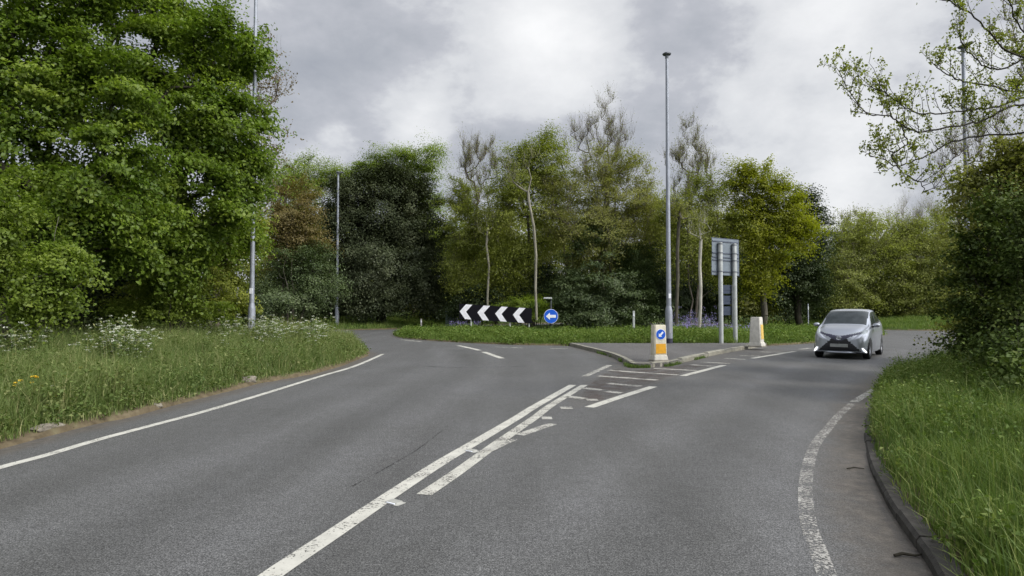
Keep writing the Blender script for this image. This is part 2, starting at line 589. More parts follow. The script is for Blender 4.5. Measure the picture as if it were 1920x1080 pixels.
def seg_dist(P, poly, closed=True):
    A = poly
    B = np.roll(poly, -1, axis=0) if closed else None
    if not closed:
        A, B = poly[:-1], poly[1:]
    out = np.full(len(P), 1e9)
    for a, b in zip(A, B):
        ab = b - a
        L = ab @ ab
        if L < 1e-10:
            continue
        t = np.clip(((P - a) @ ab) / L, 0, 1)
        q = P - a - t[:, None] * ab
        out = np.minimum(out, q[:, 0] ** 2 + q[:, 1] ** 2)
    return np.sqrt(out)


def inside(P, poly):
    x, y = P[:, 0], P[:, 1]
    res = np.zeros(len(P), bool)
    n = len(poly)
    for i in range(n):
        x0, y0 = poly[i]
        x1, y1 = poly[(i + 1) % n]
        c = (y0 > y) != (y1 > y)
        if not c.any():
            continue
        xi = x0 + (y - y0) * (x1 - x0) / (y1 - y0 + 1e-12)
        res ^= c & (x < xi)
    return res


def road_sdf(P):
    """>0 off the road; also which verge"""
    P = np.asarray(P, float)
    in_o = inside(P, outer)
    in_i = inside(P, island)
    d = np.minimum(seg_dist(P, outer), seg_dist(P, island))
    road = in_o & ~in_i
    sd = np.where(road, -d, d)
    reg = np.where(in_i, 2, np.where((P[:, 1] > 36), 3, np.where(P[:, 0] < -1.5, 0, 1)))  # 0 left 1 right 2 island 3 far
    return sd, reg


_rng0 = np.random.default_rng(5)
_ph = _rng0.uniform(0, 6.28, (10, 3))
_fr = _rng0.normal(0, 1, (10, 2)) * np.array([[0.35], [0.35], [0.7], [0.7], [0.7], [1.4], [1.4], [1.4], [2.2], [2.2]])


def wob(P):
    s = np.zeros(len(P))
    for k in range(10):
        s += np.sin(P[:, 0] * _fr[k, 0] + P[:, 1] * _fr[k, 1] + _ph[k, 0]) * (0.35 if k > 4 else 1)
    return s / 5.0


def height(P, sd=None, reg=None):
    P = np.asarray(P, float)
    if sd is None:
        sd, reg = road_sdf(P)
    t = np.clip((sd + 0.10) / 0.22, 0, 1)
    t = t * t * (3 - 2 * t)
    z = -0.30 + t * (0.30 + 0.07)
    dd = np.maximum(sd, 0)
    rise = np.select([reg == 0, reg == 1, reg == 2], [0.055 * np.clip(dd - 0.1, 0, 7), 0.17 * np.clip(dd - 0.15, 0, 5.0), 0.018 * np.clip(dd, 0, 10)], 0.075 * np.clip(dd, 0, 14))
    return z + rise + np.where(sd > 0, 0.05 * wob(P) * np.clip(dd / 1.0, 0, 1), 0)


def hz(x, y):
    return float(height(np.array([[x, y]]))[0])


fx = np.concatenate([[-900, -400, -200, -120], np.arange(-70, -14, 0.5), np.arange(-14, 26, 0.2), np.arange(26, 70, 0.5), [120, 200, 400, 900]])
fy = np.concatenate([[-300, -100, -40], np.arange(-12, 30, 0.2), np.arange(30, 72, 0.4), np.arange(72, 110, 2.0), [130, 200, 400, 900]])
gx, gy = np.meshgrid(fx, fy)
GP = np.stack([gx.ravel(), gy.ravel()], 1)
gsd, greg = road_sdf(GP)
gz = height(GP, gsd, greg)
nx, ny = len(fx), len(fy)
ii = np.arange(nx * ny).reshape(ny, nx)
quads = np.stack([ii[:-1, :-1].ravel(), ii[:-1, 1:].ravel(), ii[1:, 1:].ravel(), ii[1:, :-1].ravel()], 1)

m, t, out = new_mat('verge_soil')
p = t.add('ShaderNodeBsdfPrincipled')
tcn = t.add('ShaderNodeTexCoord')
v = tcn.outputs['Object']
soil = t.ramp(t.noise(v, 6, 6, 0.65), [(0.3, (0.070, 0.055, 0.034)), (0.55, (0.125, 0.100, 0.062)), (0.75, (0.175, 0.150, 0.095))])
turf = t.ramp(t.noise(v, 11, 6, 0.7), [(0.3, (0.030, 0.050, 0.014)), (0.7, (0.075, 0.105, 0.030))])
a = t.add('ShaderNodeAttribute', attribute_name='dist')
fac = t.maprange(t.math('ADD', a.outputs['Fac'], t.math('MULTIPLY', t.noise(v, 3.0, 4, 0.6), 0.5)), 0.35, 0.75, 0, 1, True)
t.link(t.mix(fac, soil, turf), p.inputs['Base Color'])
p.inputs['Roughness'].default_value = 0.95
p.inputs['Specular IOR Level'].default_value = 0.1
t.link(p.outputs[0], out.inputs[0])
M['verge_soil'] = m

ground = mesh_np('ground', np.column_stack([GP, gz]), quads, M['verge_soil'], attrs={'dist': np.clip(gsd, -1, 5)}, smooth=True)
tag(ground, kind='structure')

# road sheet
qmask = (gsd[quads].min(axis=1) < 0.35) & (np.abs(GP[quads][:, :, 0]).max(axis=1) < 72) & (GP[quads][:, :, 1].max(axis=1) < 72) & (GP[quads][:, :, 1].min(axis=1) > -13)
rq = quads[qmask]
used, inv = np.unique(rq.ravel(), return_inverse=True)
rsd = gsd[used]
rP = GP[used]
d_right = seg_dist(rP, np.array(right_edge[5:]), False)
d_left = seg_dist(rP, np.array(left_edge), False)
d_spl = seg_dist(rP, splitter, False)
d_isl = seg_dist(rP, island)
dirt = np.clip(1.05 - d_right / 0.85, 0, 1) * 1.0
dirt = np.maximum(dirt, np.clip(0.95 - d_left / 0.55, 0, 1))
dirt = np.maximum(dirt, np.clip(0.9 - d_spl / 0.9, 0, 1) * 0.85)
dirt = np.maximum(dirt, np.clip(0.9 - d_isl / 0.7, 0, 1) * 0.85)
hatch_poly = np.array([G(*q)[:2] for q in [(1040, 775), (1096, 715), (1143, 688), (1200, 690), (1320, 672), (1440, 652), (1490, 659), (1411, 672), (1280, 705), (1105, 764)]])
dirt = np.maximum(dirt, np.where(inside(rP, hatch_poly), 0.52, 0))
lane_r = spline([G(*q)[:2] for q in [(1130, 1300), (1210, 1080), (1270, 950), (1340, 850), (1410, 775), (1480, 725), (1560, 685), (1650, 655)]], 6)
lane_l = spline([G(*q)[:2] for q in [(-150, 1200), (150, 1040), (480, 880), (690, 780), (830, 715), (880, 680), (860, 655)]], 6)
track = np.zeros(len(used))
for ln in (lane_r, lane_l):
    dl = seg_dist(rP, ln, False)
    track += np.exp(-((dl - 0.78) / 0.26) ** 2) * 0.9 - 0.55 * np.exp(-(dl / 0.34) ** 2) - 0.25 * np.exp(-((dl - 1.45) / 0.3) ** 2)
road = mesh_np('road', np.column_stack([rP, np.zeros(len(used))]), inv.reshape(-1, 4), M['asphalt'], attrs={'dirt': dirt, 'track': track})
tag(road, kind='structure')


def strip(px_pts, width, name, mat, z=0.004, n=6, world=False, smoothit=True):
    pts = np.array(px_pts, float) if world else np.array([G(*q)[:2] for q in px_pts])
    if len(pts) > 2 and smoothit:
        pts = spline(pts, n)
    elif len(pts) == 2:
        pts = np.array([pts[0] + (pts[1] - pts[0]) * k / 4 for k in range(5)])
    d = np.gradient(pts, axis=0)
    d /= np.linalg.norm(d, axis=1)[:, None] + 1e-9
    nrm = np.stack([-d[:, 1], d[:, 0]], 1)
    w = np.asarray(width, float) * 0.5
    a, b = pts + nrm * w, pts - nrm * w
    N = len(pts)
    V = np.vstack([np.column_stack([a, np.full(N, z)]), np.column_stack([b, np.full(N, z)])])
    Fq = [[i, i + 1, N + i + 1, N + i] for i in range(N - 1)]
    return mesh_np(name, V, Fq, mat, road)


strip([(-160, 925), (0, 877), (86, 854), (187, 824), (300, 794), (375, 774), (487, 741), (600, 706), (667, 686), (718, 664)], 0.125, 'edge_line', M['paint_fresh'])
strip([(430, 1140), (515, 1075), (624, 1002), (726, 933), (821, 871), (894, 828), (970, 783), (1000, 764), (1074, 722)], 0.15, 'centre_line', M['paint_fresh'])
strip([(795, 928), (857, 886), (912, 846), (949, 820), (1003, 783), (1029, 763), (1061, 743), (1096, 722)], 0.14, 'centre_line', M['paint_line'])
strip([(915, 846), (940, 834), (962, 824)], 0.13, 'dash', M['paint_worn'], z=0.0075)
strip([(974, 816), (1036, 795)], 0.14, 'dash', M['paint_worn'])
for seg in ([(1105, 764), (1165, 744), (1225, 725)], [(1280, 705), (1357, 685)], [(1411, 672), (1490, 659)]):
    strip(seg, 0.17, 'dash', M['paint_fresh'])
for seg in ([(1096, 706), (1114, 698)], [(1116, 697), (1143, 685)]):
    strip(seg, 0.16, 'dash', M['paint_worn'])
for k, seg in enumerate([[(1140, 694), (1190, 698)], [(1190, 698), (1271, 703)], [(1121, 705), (1233, 713)], [(1140, 719), (1201, 724.5)],
                         [(1093, 727.5), (1130, 732)], [(1136, 734), (1165, 737)], [(1063, 743.5), (1096, 748)], [(1100, 750), (1121, 750)],
                         [(1051, 765), (1073, 765)], [(1016, 784), (1035, 784)], [(1227, 691), (1306, 695)], [(1295, 684), (1338, 687)],
                         [(1315, 679), (1370, 682)], [(1359, 672), (1398, 674)], [(1388, 667), (1425, 668)], [(1425, 660), (1472, 661)]]):
    strip(seg, 0.21, 'hatch_bar', M['paint_worn'])
for seg in ([(859, 648), (878, 652), (899, 657)], [(907, 660), (941, 672)]):
    strip(seg, 0.20, 'give_way_dash', M['paint_fresh'])
for seg in ([(929, 650.5), (981, 652.5)], [(1031, 653.5), (1064, 653.5)], [(1500, 655), (1519, 653)], [(752, 637), (790, 641)]):
    strip(seg, 0.20, 'edge_line', M['paint_worn'])
strip([(1601, 754), (1643, 728)], 0.13, 'edge_line', M['paint_worn'])
strip([(1598, 757), (1575, 777), (1553, 803), (1528, 835), (1515, 876), (1510, 925), (1517, 986), (1533, 1030), (1553, 1085), (1575, 1130)], 0.115, 'edge_line', M['paint_ghost'])
strip([(660, 912), (720, 880), (790, 838), (840, 798)], 0.02, 'crack', M['crack'], z=0.003)
strip([(780, 686), (850, 689), (940, 688), (1000, 686)], 0.10, 'crack', M['crack'], z=0.003)

hp = np.array([G(*q)[:2] for q in [(1085, 752), (1104, 722), (1148, 692), (1200, 694), (1290, 684), (1330, 683), (1262, 704), (1120, 752)]])
mesh_np('red_surfacing', np.column_stack([hp, np.full(len(hp), 0.0022)]), [list(range(len(hp)))[::-1]], M['red_wear'], road)
# splitter island: paved top with a kerb round it
pv = np.vstack([splitter, [G(1437, 647)[:2], G(1250, 647.4)[:2], G(1068, 647)[:2]]])
mb = MB()
n = len(pv)
mb.poly([(x, y, -0.05) for x, y in pv] + [(x, y, 0.115) for x, y in pv], [tuple(range(n, 2 * n))] + [(i, (i + 1) % n, n + (i + 1) % n, n + i) for i in range(n)])
pavement = mb.build('pavement', M['island_asphalt'])
tag(pavement, kind='structure')
cen = pv.mean(axis=0)


def kerb_run(pts, wid, h0, h1, side, name, mat, parent, gap=0.92, fade=False):
    """kerb stones laid end to end along pts, each with its own small tilt"""
    pts = np.asarray(pts)
    seg = np.linalg.norm(np.diff(pts, axis=0), axis=1)
    s = np.concatenate([[0], np.cumsum(seg)])
    rr = random.Random(len(pts))
    mbk = MB()
    L = s[-1]
    k = 0.0
    while k < L - 0.05:
        e = min(k + gap, L)
        c = [np.array([np.interp(q, s, pts[:, i]) for i in range(2)]) for q in np.linspace(k + 0.010, e - 0.010, 4)]
        vs = []
        top = h1 + rr.uniform(-0.014, 0.014)
        if fade:
            top -= 0.075 * min(max((c[1][1] - 4.6) / 3.5, 0), 1)
        for i, q in enumerate(c):
            d = c[min(i + 1, 3)] - c[max(i - 1, 0)]
            d = d / np.linalg.norm(d)
            nn = np.array([-d[1], d[0]]) * side
            a0, a1, b = q - nn * 0.004, q + nn * 0.018, q + nn * wid
            vs += [(*a0, h0), (*a0, top - 0.03), (*a1, top), (*b, top + 0.004), (*b, h0)]
        fs = []
        for i in range(3):
            for j in range(4):
                fs.append((i * 5 + j, (i + 1) * 5 + j, (i + 1) * 5 + j + 1, i * 5 + j + 1))
        fs += [(0, 1, 2, 3, 4), (15, 19, 18, 17, 16)]
        mbk.poly(vs, fs)
        k = e
    return mbk.build(name, mat, parent)


kerb_run(splitter, 0.14, -0.05, 0.128, 1, 'kerb', M['kerb_pale'], pavement)
rk = spline(right_edge[6:], 8)
rk = rk[(rk[:, 1] < 9.6) & (rk[:, 1] > -6)]
kb = kerb_run(rk, 0.12, -0.05, 0.088, 1, 'kerb', M['kerb_dark'], None, gap=0.6, fade=True)
tag(kb, kind='structure')

# ------------------------------------------------------------------ grass


def unit(v):
    return v / (np.linalg.norm(v, axis=-1, keepdims=True) + 1e-9)


def leaf_cards(P, N, L, wr, tint, rng):
    """bent diamond leaves at P with normal N"""
    n = len(P)
    r = unit(rng.normal(size=(n, 3)))
    t_ = unit(np.cross(N, r))
    b_ = np.cross(N, t_)
    h = (L * 0.5)[:, None]
    w = (L * wr * 0.5)[:, None]
    V = np.empty((n, 4, 3))
    V[:, 0] = P - t_ * h
    V[:, 1] = P + b_ * w + N * w * 0.5 + t_ * h * 0.1
    V[:, 2] = P + t_ * h - N * h * 0.3
    V[:, 3] = P - b_ * w + N * w * 0.5 + t_ * h * 0.1
    Fq = np.arange(n * 4).reshape(n, 4)
    return V.reshape(-1, 3), Fq, np.repeat(tint, 4)


def blades(P, hts, wid, tint, lean, rng):
    n = len(P)
    az = rng.uniform(0, 2 * PI, n)
    la = rng.uniform(0, 2 * PI, n)
    side = np.stack([np.cos(az), np.sin(az), np.zeros(n)], 1) * (wid * 0.5)[:, None]
    ldir = np.stack([np.cos(la), np.sin(la), np.zeros(n)], 1)
    l = lean * hts
    up = np.array([0, 0, 1.0])
    mid = P + up * (hts * 0.55)[:, None] + ldir * (l * 0.25)[:, None]
    tip = P + up * (hts * (1 - 0.25 * lean))[:, None] + ldir * l[:, None]
    V = np.empty((n, 6, 3))
    V[:, 0] = P - side
    V[:, 1] = P + side
    V[:, 2] = mid + side * 0.8
    V[:, 3] = mid - side * 0.8
    V[:, 4] = tip + side * 0.12
    V[:, 5] = tip - side * 0.12
    b = np.arange(n)[:, None] * 6
    Fq = np.stack([b + [0, 1, 2, 3], b + [3, 2, 4, 5]], 1).reshape(-1, 4)
    return V.reshape(-1, 3), Fq, np.repeat(tint, 6)


def grow(name, region, n, xr, yr, hmin, hmax, wid, mat, label, dens=None, dmin=0.02, dmax=99, seed=1, tall=0.05, strawp=0.06, edge_low=0.6, pad=0.35, herbs=0, herb_size=0.05):
    rng = np.random.default_rng(seed)
    got = []
    tot = 0
    while tot < n:
        P = np.column_stack([rng.uniform(*xr, n), yr[0] + (yr[1] - yr[0]) * rng.random(n) ** (dens or 1)])
        # keep what the photograph can see, with a margin at each side
        P = P[(np.abs(P[:, 0]) < P[:, 1] * (0.83 + pad) + 2.0)]
        sd, reg = road_sdf(P)
        k = (reg == region) & (sd > dmin) & (sd < dmax)
        if region == 2:
            k &= ~(inside(P, splitter))
        if not k.any():
            break
        P, sd = P[k], sd[k]
        got.append((P, sd))
        tot += len(P)
    P = np.vstack([g[0] for g in got])[:n]
    sd = np.concatenate([g[1] for g in got])[:n]
    w = wob(P * 2.3)
    w2 = wob(P * 0.9 + 31)
    z = height(P)
    keep = rng.random(len(P)) < np.clip(0.3 + sd * 1.6, 0, 1)
    P, sd, w, w2, z = P[keep], sd[keep], w[keep], w2[keep], z[keep]
    e = np.clip(sd / edge_low, 0.22, 1.0)
    w3 = wob(P * 5.1 + 11)
    h = rng.uniform(hmin, hmax, len(P)) * e * np.clip(1 + 0.34 * w + 0.30 * w2 + 0.30 * w3, 0.25, 2)
    tl = rng.random(len(P)) < tall
    h = np.where(tl, h * rng.uniform(1.2, 1.7, len(P)), h)
    ti = np.clip(0.42 + 0.20 * w2 + 0.16 * w + 0.14 * w3 + rng.normal(0, 0.15, len(P)), 0, 0.8)
    st = rng.random(len(P)) < strawp + 0.25 * np.clip(0.35 - sd, 0, 1)
    ti = np.where(st, rng.uniform(0.8, 1.0, len(P)), ti)
    h = np.clip(h, 0.04, 1.3)
    lean = np.abs(rng.normal(0.34, 0.28, len(P))).clip(0.02, 0.95)
    wd = wid * rng.uniform(0.6, 1.3, len(P)) * np.where(tl, 0.6, 1)
    V, Fq, T = blades(np.column_stack([P, z - 0.02]), h, wd, ti, lean, rng)
    if herbs:
        j = rng.choice(len(P), herbs, p=(np.clip(w2 + w3 + 0.4, 0.02, None) / np.clip(w2 + w3 + 0.4, 0.02, None).sum()))
        n5 = 5
        c = np.repeat(np.column_stack([P[j], z[j] + np.clip(h[j], 0.08, 0.6) * rng.uniform(0.25, 0.95, herbs)]), n5, 0) + rng.normal(0, herb_size * 0.9, (herbs * n5, 3))
        nrm = rng.normal(0, 0.5, (herbs * n5, 3)) + np.array([0, 0, 1.0])
        nrm /= np.linalg.norm(nrm, axis=1)[:, None]
        v2, f2, t2 = leaf_cards(c, nrm, herb_size * rng.uniform(0.6, 1.5, herbs * n5), 0.55, np.clip(np.repeat(ti[j], n5) * 0.7 + rng.normal(0.06, 0.12, herbs * n5), 0, 0.75), rng)
        V, Fq, T = np.vstack([V, v2]), np.vstack([Fq, f2 + len(V)]), np.concatenate([T, t2])
    o = mesh_np(name, V, Fq, mat, attrs={'tint': T})
    return tag(o, label, 'grass', kind='stuff')


grow('grass', 0, 210000, (-22, -3), (4.5, 31), 0.24, 0.64, 0.011, M['grass_left'], 'tall rough grass on the left verge under the trees', dens=1.5, dmin=0.13, dmax=9, seed=3, tall=0.09, strawp=0.11, herbs=26000, herb_size=0.055)
grow('grass', 1, 190000, (2, 20), (2.2, 24), 0.16, 0.40, 0.009, M['grass_right'], 'long green grass on the right verge below the dark hedge', dens=1.6, dmin=0.05, dmax=7, seed=4, tall=0.14, strawp=0.10, edge_low=0.22, herbs=20000, herb_size=0.042)
grow('grass', 2, 150000, (-9, 25), (26, 41), 0.14, 0.34, 0.018, M['grass_island'], 'green grass round the edge of the wooded roundabout', dmax=8, seed=5, tall=0.07, strawp=0.05, edge_low=0.5, pad=0.08, herbs=22000, herb_size=0.09)
grow('grass', 3, 60000, (-30, 50), (43, 60), 0.16, 0.36, 0.03, M['grass_island'], 'far grass bank beyond the roundabout road', dmax=12, seed=6, pad=0.05)

rng = np.random.default_rng(41)
tp = []
for k in range(2600):
    q = rng.choice(len(splitter) - 18)
    a_ = splitter[q + 6] + (splitter[q + 7] - splitter[q + 6]) * rng.random()
    if wob(a_[None] * 4.0)[0] > -0.05:
        tp.append(a_ + rng.normal(0, 0.045, 2) + (np.array(a_) - cen) * 0.012)
tp = np.array(tp)
V, Fq, T = blades(np.column_stack([tp, np.zeros(len(tp))]), rng.uniform(0.03, 0.13, len(tp)), rng.uniform(0.01, 0.02, len(tp)), rng.uniform(0.05, 0.6, len(tp)), rng.uniform(0.1, 0.8, len(tp)), rng)
tag(mesh_np('weeds', V, Fq, M['grass_right'], attrs={'tint': T}), 'low weeds and moss growing along the splitter island kerb', 'weeds', kind='stuff')

# ------------------------------------------------------------------ trees


def frusta(P0, P1, R0, R1, n=5):
    P0, P1 = np.asarray(P0, float), np.asarray(P1, float)
    d = unit(P1 - P0)
    ref = np.where(np.abs(d[:, 2:3]) < 0.9, np.array([[0, 0, 1.0]]), np.array([[1.0, 0, 0]]))
    a = unit(np.cross(d, ref))
    b = np.cross(d, a)
    ang = np.arange(n) * 2 * PI / n
    ca, sa = np.cos(ang), np.sin(ang)
    ring = a[:, None, :] * ca[None, :, None] + b[:, None, :] * sa[None, :, None]
    V = np.concatenate([P0[:, None] + ring * np.asarray(R0)[:, None, None], P1[:, None] + ring * np.asarray(R1)[:, None, None]], 1)
    base = np.arange(len(P0))[:, None, None] * (2 * n)
    k = np.arange(n)
    q = np.stack([k, (k + 1) % n, n + (k + 1) % n, n + k], 1)
    return V.reshape(-1, 3), (base + q[None]).reshape(-1, 4)


def lobe(px, py, Y, rx, ry, rd=None):
    c = W(px, py, Y)
    k = Y / F
    return (c, np.array([rx * k, (rd if rd else 0.75 * (rx + ry) / 2 * k), ry * k]))


class Skel:
    def __init__(self):
        self.P, self.par = [], []

    def path(self, pts, parent=-1):
        for p in pts:
            self.P.append(np.asarray(p, float))
            self.par.append(parent)
            parent = len(self.P) - 1
        return parent

    def attach(self, target, rng, k=4, bend=0.2):
        A = np.array(self.P)
        d = target - A
        dist = np.linalg.norm(d, axis=1)
        hor = np.linalg.norm(d[:, :2], axis=1)
        cost = dist + 1.4 * np.maximum(0, A[:, 2] + 0.35 * hor - target[2])
        j = int(np.argmin(cost))
        a = A[j]
        L = np.linalg.norm(target - a)
        if L < 0.15:
            return j
        mid = (a + target) / 2 + np.array([0, 0, -bend * L * 0.35]) + rng.normal(0, 0.09 * L, 3)
        pts = []
        for q in np.linspace(0, 1, k + 1)[1:]:
            pts.append((1 - q) ** 2 * a + 2 * q * (1 - q) * mid + q * q * target + (rng.normal(0, 0.02 * L, 3) if q < 1 else 0))
        return self.path(pts, j)

    def radii(self, tip, top, power=0.46):
        n = len(self.P)
        cnt = np.zeros(n)
        ch = np.zeros(n)
        for i in range(n):
            if self.par[i] >= 0:
                ch[self.par[i]] += 1
        cnt[ch == 0] = 1
        for i in range(n - 1, -1, -1):
            if self.par[i] >= 0:
                cnt[self.par[i]] += cnt[i]
        r = tip * cnt ** power
        return np.minimum(r * min(1.0, top / max(r.max(), 1e-6)) if r.max() > top else r * (top / r.max()) ** (np.log(cnt + 1e-9) / np.log(cnt.max() + 1e-6)), top)


def make_tree(name, label, cat, base, lobes, seed, leaf='leaf_sycamore', bark='bark_grey', nclump=120, per=90, size=0.14, crad=0.6,
              trunk_r=0.2, top=0.75, wr=0.62, tip_r=0.008, trunks=1, twigs=0, twig_len=0.9, twig_leaf=0, group=None, droop=0.0,
              upness=0.55, shell=0.45, trunk_pts=None, extra=None, flat=0.78, twig_r=0.006, mixleaf=None, sparse=0.0, lift=0.0, gap=0.22, spray=1.0):
    rng = np.random.default_rng(seed)
    if base[1] > 33 and per > 60:
        nclump, per, size, crad, gap = int(nclump * 1.9), int(per * 1.25), size * 0.86, crad * 1.1, gap * 0.55
    elif per > 60:
        nclump, per = int(nclump * 1.25), int(per * 1.1)
    bx, by = base
    bz = hz(bx, by) - 0.06
    root = thing(name, (bx, by, bz), label, cat, group)
    O = np.array([bx, by, bz])
    lob = [(c, r) for c, r in lobes]
    allc = np.array([c for c, r in lob])
    wgt = np.array([(r[0] * r[2] + r[0] * r[1] + r[1] * r[2]) for c, r in lob])
    wgt = wgt / wgt.sum()
    ztop = max(c[2] + r[2] for c, r in lob)
    cx = (allc[:, :2] * wgt[:, None]).sum(0)
    # clump centres
    ids = rng.choice(len(lob), nclump, p=wgt)
    d = unit(rng.normal(size=(nclump, 3)))
    rad = shell + (1 - shell) * rng.random(nclump) ** 0.6
    rad *= rng.uniform(0.86, 1.08, nclump)
    Cc = np.array([lob[i][0] for i in ids]) + d * rad[:, None] * np.array([lob[i][1] for i in ids])
    # hollows: whole sprays missing where a slow 3-D wave dips
    fq = rng.normal(0, 1.0, (5, 3)) * (2.2 / max(crad * 3.2, 0.9))
    wv = sum(np.sin(Cc @ fq[q] + rng.uniform(0, 6.28)) for q in range(5))
    keepc = wv > np.quantile(wv, gap)
    Cc, ids = Cc[keepc], ids[keepc]
    nclump = len(Cc)
    gzv = height(Cc[:, :2])
    low = Cc[:, 2] < gzv + 0.25 + lift
    Cc[low, 2] = gzv[low] + 0.25 + lift + rng.random(low.sum()) * 0.5
    outn = unit(Cc - np.array([lob[i][0] for i in ids]) * 0.6 - np.array([*cx, allc[:, 2].mean()]) * 0.4)
    # skeleton
    sk = Skel()
    tops = []
    for k in range(trunks):
        a = 2 * PI * k / max(trunks, 1) + rng.uniform(0, 1)
        off = np.array([math.cos(a), math.sin(a), 0]) * (0.25 if trunks > 1 else 0)
        root_j = -1 if k == 0 else 0
        if trunk_pts is not None and k == 0:
            pts = [np.asarray(q, float) for q in trunk_pts]
        else:
            b0 = O + off * 0.6
            tgt = np.array([cx[0], cx[1], bz + (ztop - bz) * top]) + off * (4 if trunks > 1 else 0)
            pts = []
            for q in np.linspace(0, 1, 9):
                w = np.array([(tgt[0] - b0[0]) * q ** 1.3, (tgt[1] - b0[1]) * q ** 1.3, (tgt[2] - b0[2]) * q])
                pts.append(b0 + w + (rng.normal(0, 0.035 * (ztop - bz) * 0.25, 3) * np.array([1, 1, 0.2]) if 0 < q else 0))
        sk.path(pts, root_j)
    axis = np.array([*cx, 0])
    order = np.argsort(np.linalg.norm((Cc - np.array([cx[0], cx[1], bz + (ztop - bz) * 0.4])), axis=1))
    ends = []
    for i in order:
        ends.append(sk.attach(Cc[i], rng))
    if extra is not None:
        for pts in extra:
            A = np.array(sk.P)
            j = int(np.argmin(np.linalg.norm(A - np.asarray(pts[0]), axis=1)))
            sk.path(pts, j)
    P = np.array(sk.P)
    par = np.array(sk.par)
    r = sk.radii(tip_r, trunk_r)
    k = par >= 0
    segs0, segs1 = P[par[k]], P[k]
    r0, r1 = r[par[k]], r[k]
    r0 = np.minimum(r0, r1 * 1.5 + 0.004)
    thick = r1 > 0.05
    Vs, Fs = [], []
    nb = 0
    for msk, ns in ((thick, 9), (~thick, 4)):
        if msk.any():
            v_, f_ = frusta(segs0[msk], segs1[msk], r0[msk], r1[msk], ns)
            Vs.append(v_)
            Fs.append(f_ + nb)
            nb += len(v_)
    tw_pts = []
    if twigs:
        # thin twigs curving up from the outer branch nodes
        cand = np.where((r < max(tip_r * 5.0, 0.03)) & (par >= 0))[0]
        src = rng.choice(cand, twigs)
        qq = rng.random((twigs, 1))
        p0 = P[src] * qq + P[par[src]] * (1 - qq)
        outw = unit(p0 - np.array([cx[0], cx[1], bz + (ztop - bz) * 0.35]))
        dirn = unit(outw * 0.7 + rng.normal(0, 0.55, (twigs, 3)) + np.array([0, 0, upness]))
        L = twig_len * rng.uniform(0.4, 1.2, twigs)
        prev = p0
        tr_ = np.full(twigs, twig_r)
        for s_ in range(3):
            dirn = unit(dirn + np.array([0, 0, 0.22 * upness]) + rng.normal(0, 0.16, (twigs, 3)))
            nxt = prev + dirn * (L / 3)[:, None]
            v_, f_ = frusta(prev, nxt, tr_, tr_ * 0.72, 3)
            Vs.append(v_)
            Fs.append(f_ + nb)
            nb += len(v_)
            tr_ = tr_ * 0.72
            tw_pts.append(prev + (nxt - prev) * rng.random((twigs, 1)))
            tw_pts.append(nxt)
            prev = nxt
    trunk = mesh_np('trunk', np.vstack(Vs) - O, np.vstack(Fs), M[bark], root, smooth=True)
    # crown
    n = int(nclump * per)
    LP, LN, LL, LT = [], [], [], []
    if n:
        ci = np.repeat(np.arange(nclump), per)
        cs = crad * rng.uniform(0.55, 1.35, nclump)
        g = rng.normal(size=(n, 3))
        g = unit(g) * (np.abs(rng.normal(0.75, 0.33, n)).clip(0.05, 1.5))[:, None]
        oh = outn * np.array([1, 1, 0.55]) + rng.normal(0, 0.35, (nclump, 3)) * np.array([1, 1, 0.4])
        oh = unit(oh)
        sd_ = unit(np.cross(oh, np.array([0, 0, 1.0])))
        up_ = np.cross(sd_, oh)
        el = 1 + 0.55 * spray
        fl_ = flat * (1 - 0.45 * spray)
        off = oh[ci] * (g[:, 0] * el)[:, None] + sd_[ci] * g[:, 1:2] + up_[ci] * (g[:, 2] * fl_)[:, None]
        off[:, 2] -= (0.20 * spray + droop) * np.maximum(g[:, 0], 0) ** 2 + 0.12 * spray * g[:, 1] ** 2
        off *= cs[ci][:, None]
        pp = Cc[ci] + off
        ok = pp[:, 2] > height(pp[:, :2]) + 0.08 + lift
        if sparse:
            ok &= rng.random(n) > sparse
        far_ = base[1] > 33
        nn = unit(outn[ci] * (0.7 if far_ else 0.45) + g * 0.55 + rng.normal(0, 0.30 if far_ else 0.48, (n, 3)) + np.array([0, 0, 0.6]))
        ct = rng.normal(0.46, 0.15, nclump)
        tt = ct[ci] + rng.normal(0, 0.07 if base[1] > 33 else 0.12, n)
        LP.append(pp[ok]); LN.append(nn[ok]); LT.append(tt[ok])
        LL.append(size * rng.uniform(0.6, 1.3, ok.sum()))
    if twig_leaf and tw_pts:
        tp = np.vstack(tw_pts)
        pick = tp[rng.integers(0, len(tp), twig_leaf)] + rng.normal(0, 0.035, (twig_leaf, 3))
        LP.append(pick)
        LN.append(unit(rng.normal(size=(twig_leaf, 3)) + np.array([0, 0, 0.4])))
        LT.append(rng.normal(0.5, 0.2, twig_leaf))
        LL.append(size * rng.uniform(0.5, 1.1, twig_leaf))
    if LP:
        V_, F_, T_ = leaf_cards(np.vstack(LP), np.vstack(LN), np.concatenate(LL), wr, np.clip(np.concatenate(LT), 0, 1), rng)
        mesh_np('crown', V_ - O, F_, M[leaf], root, attrs={'tint': T_})
    return root


def at(px, Y):
    return W(px, 577, Y)[0], Y


GL = 'broadleaf trees along the left verge'
GR = 'trees on the roundabout'
GB = 'trees beyond the roundabout'
SYC = 'tree'

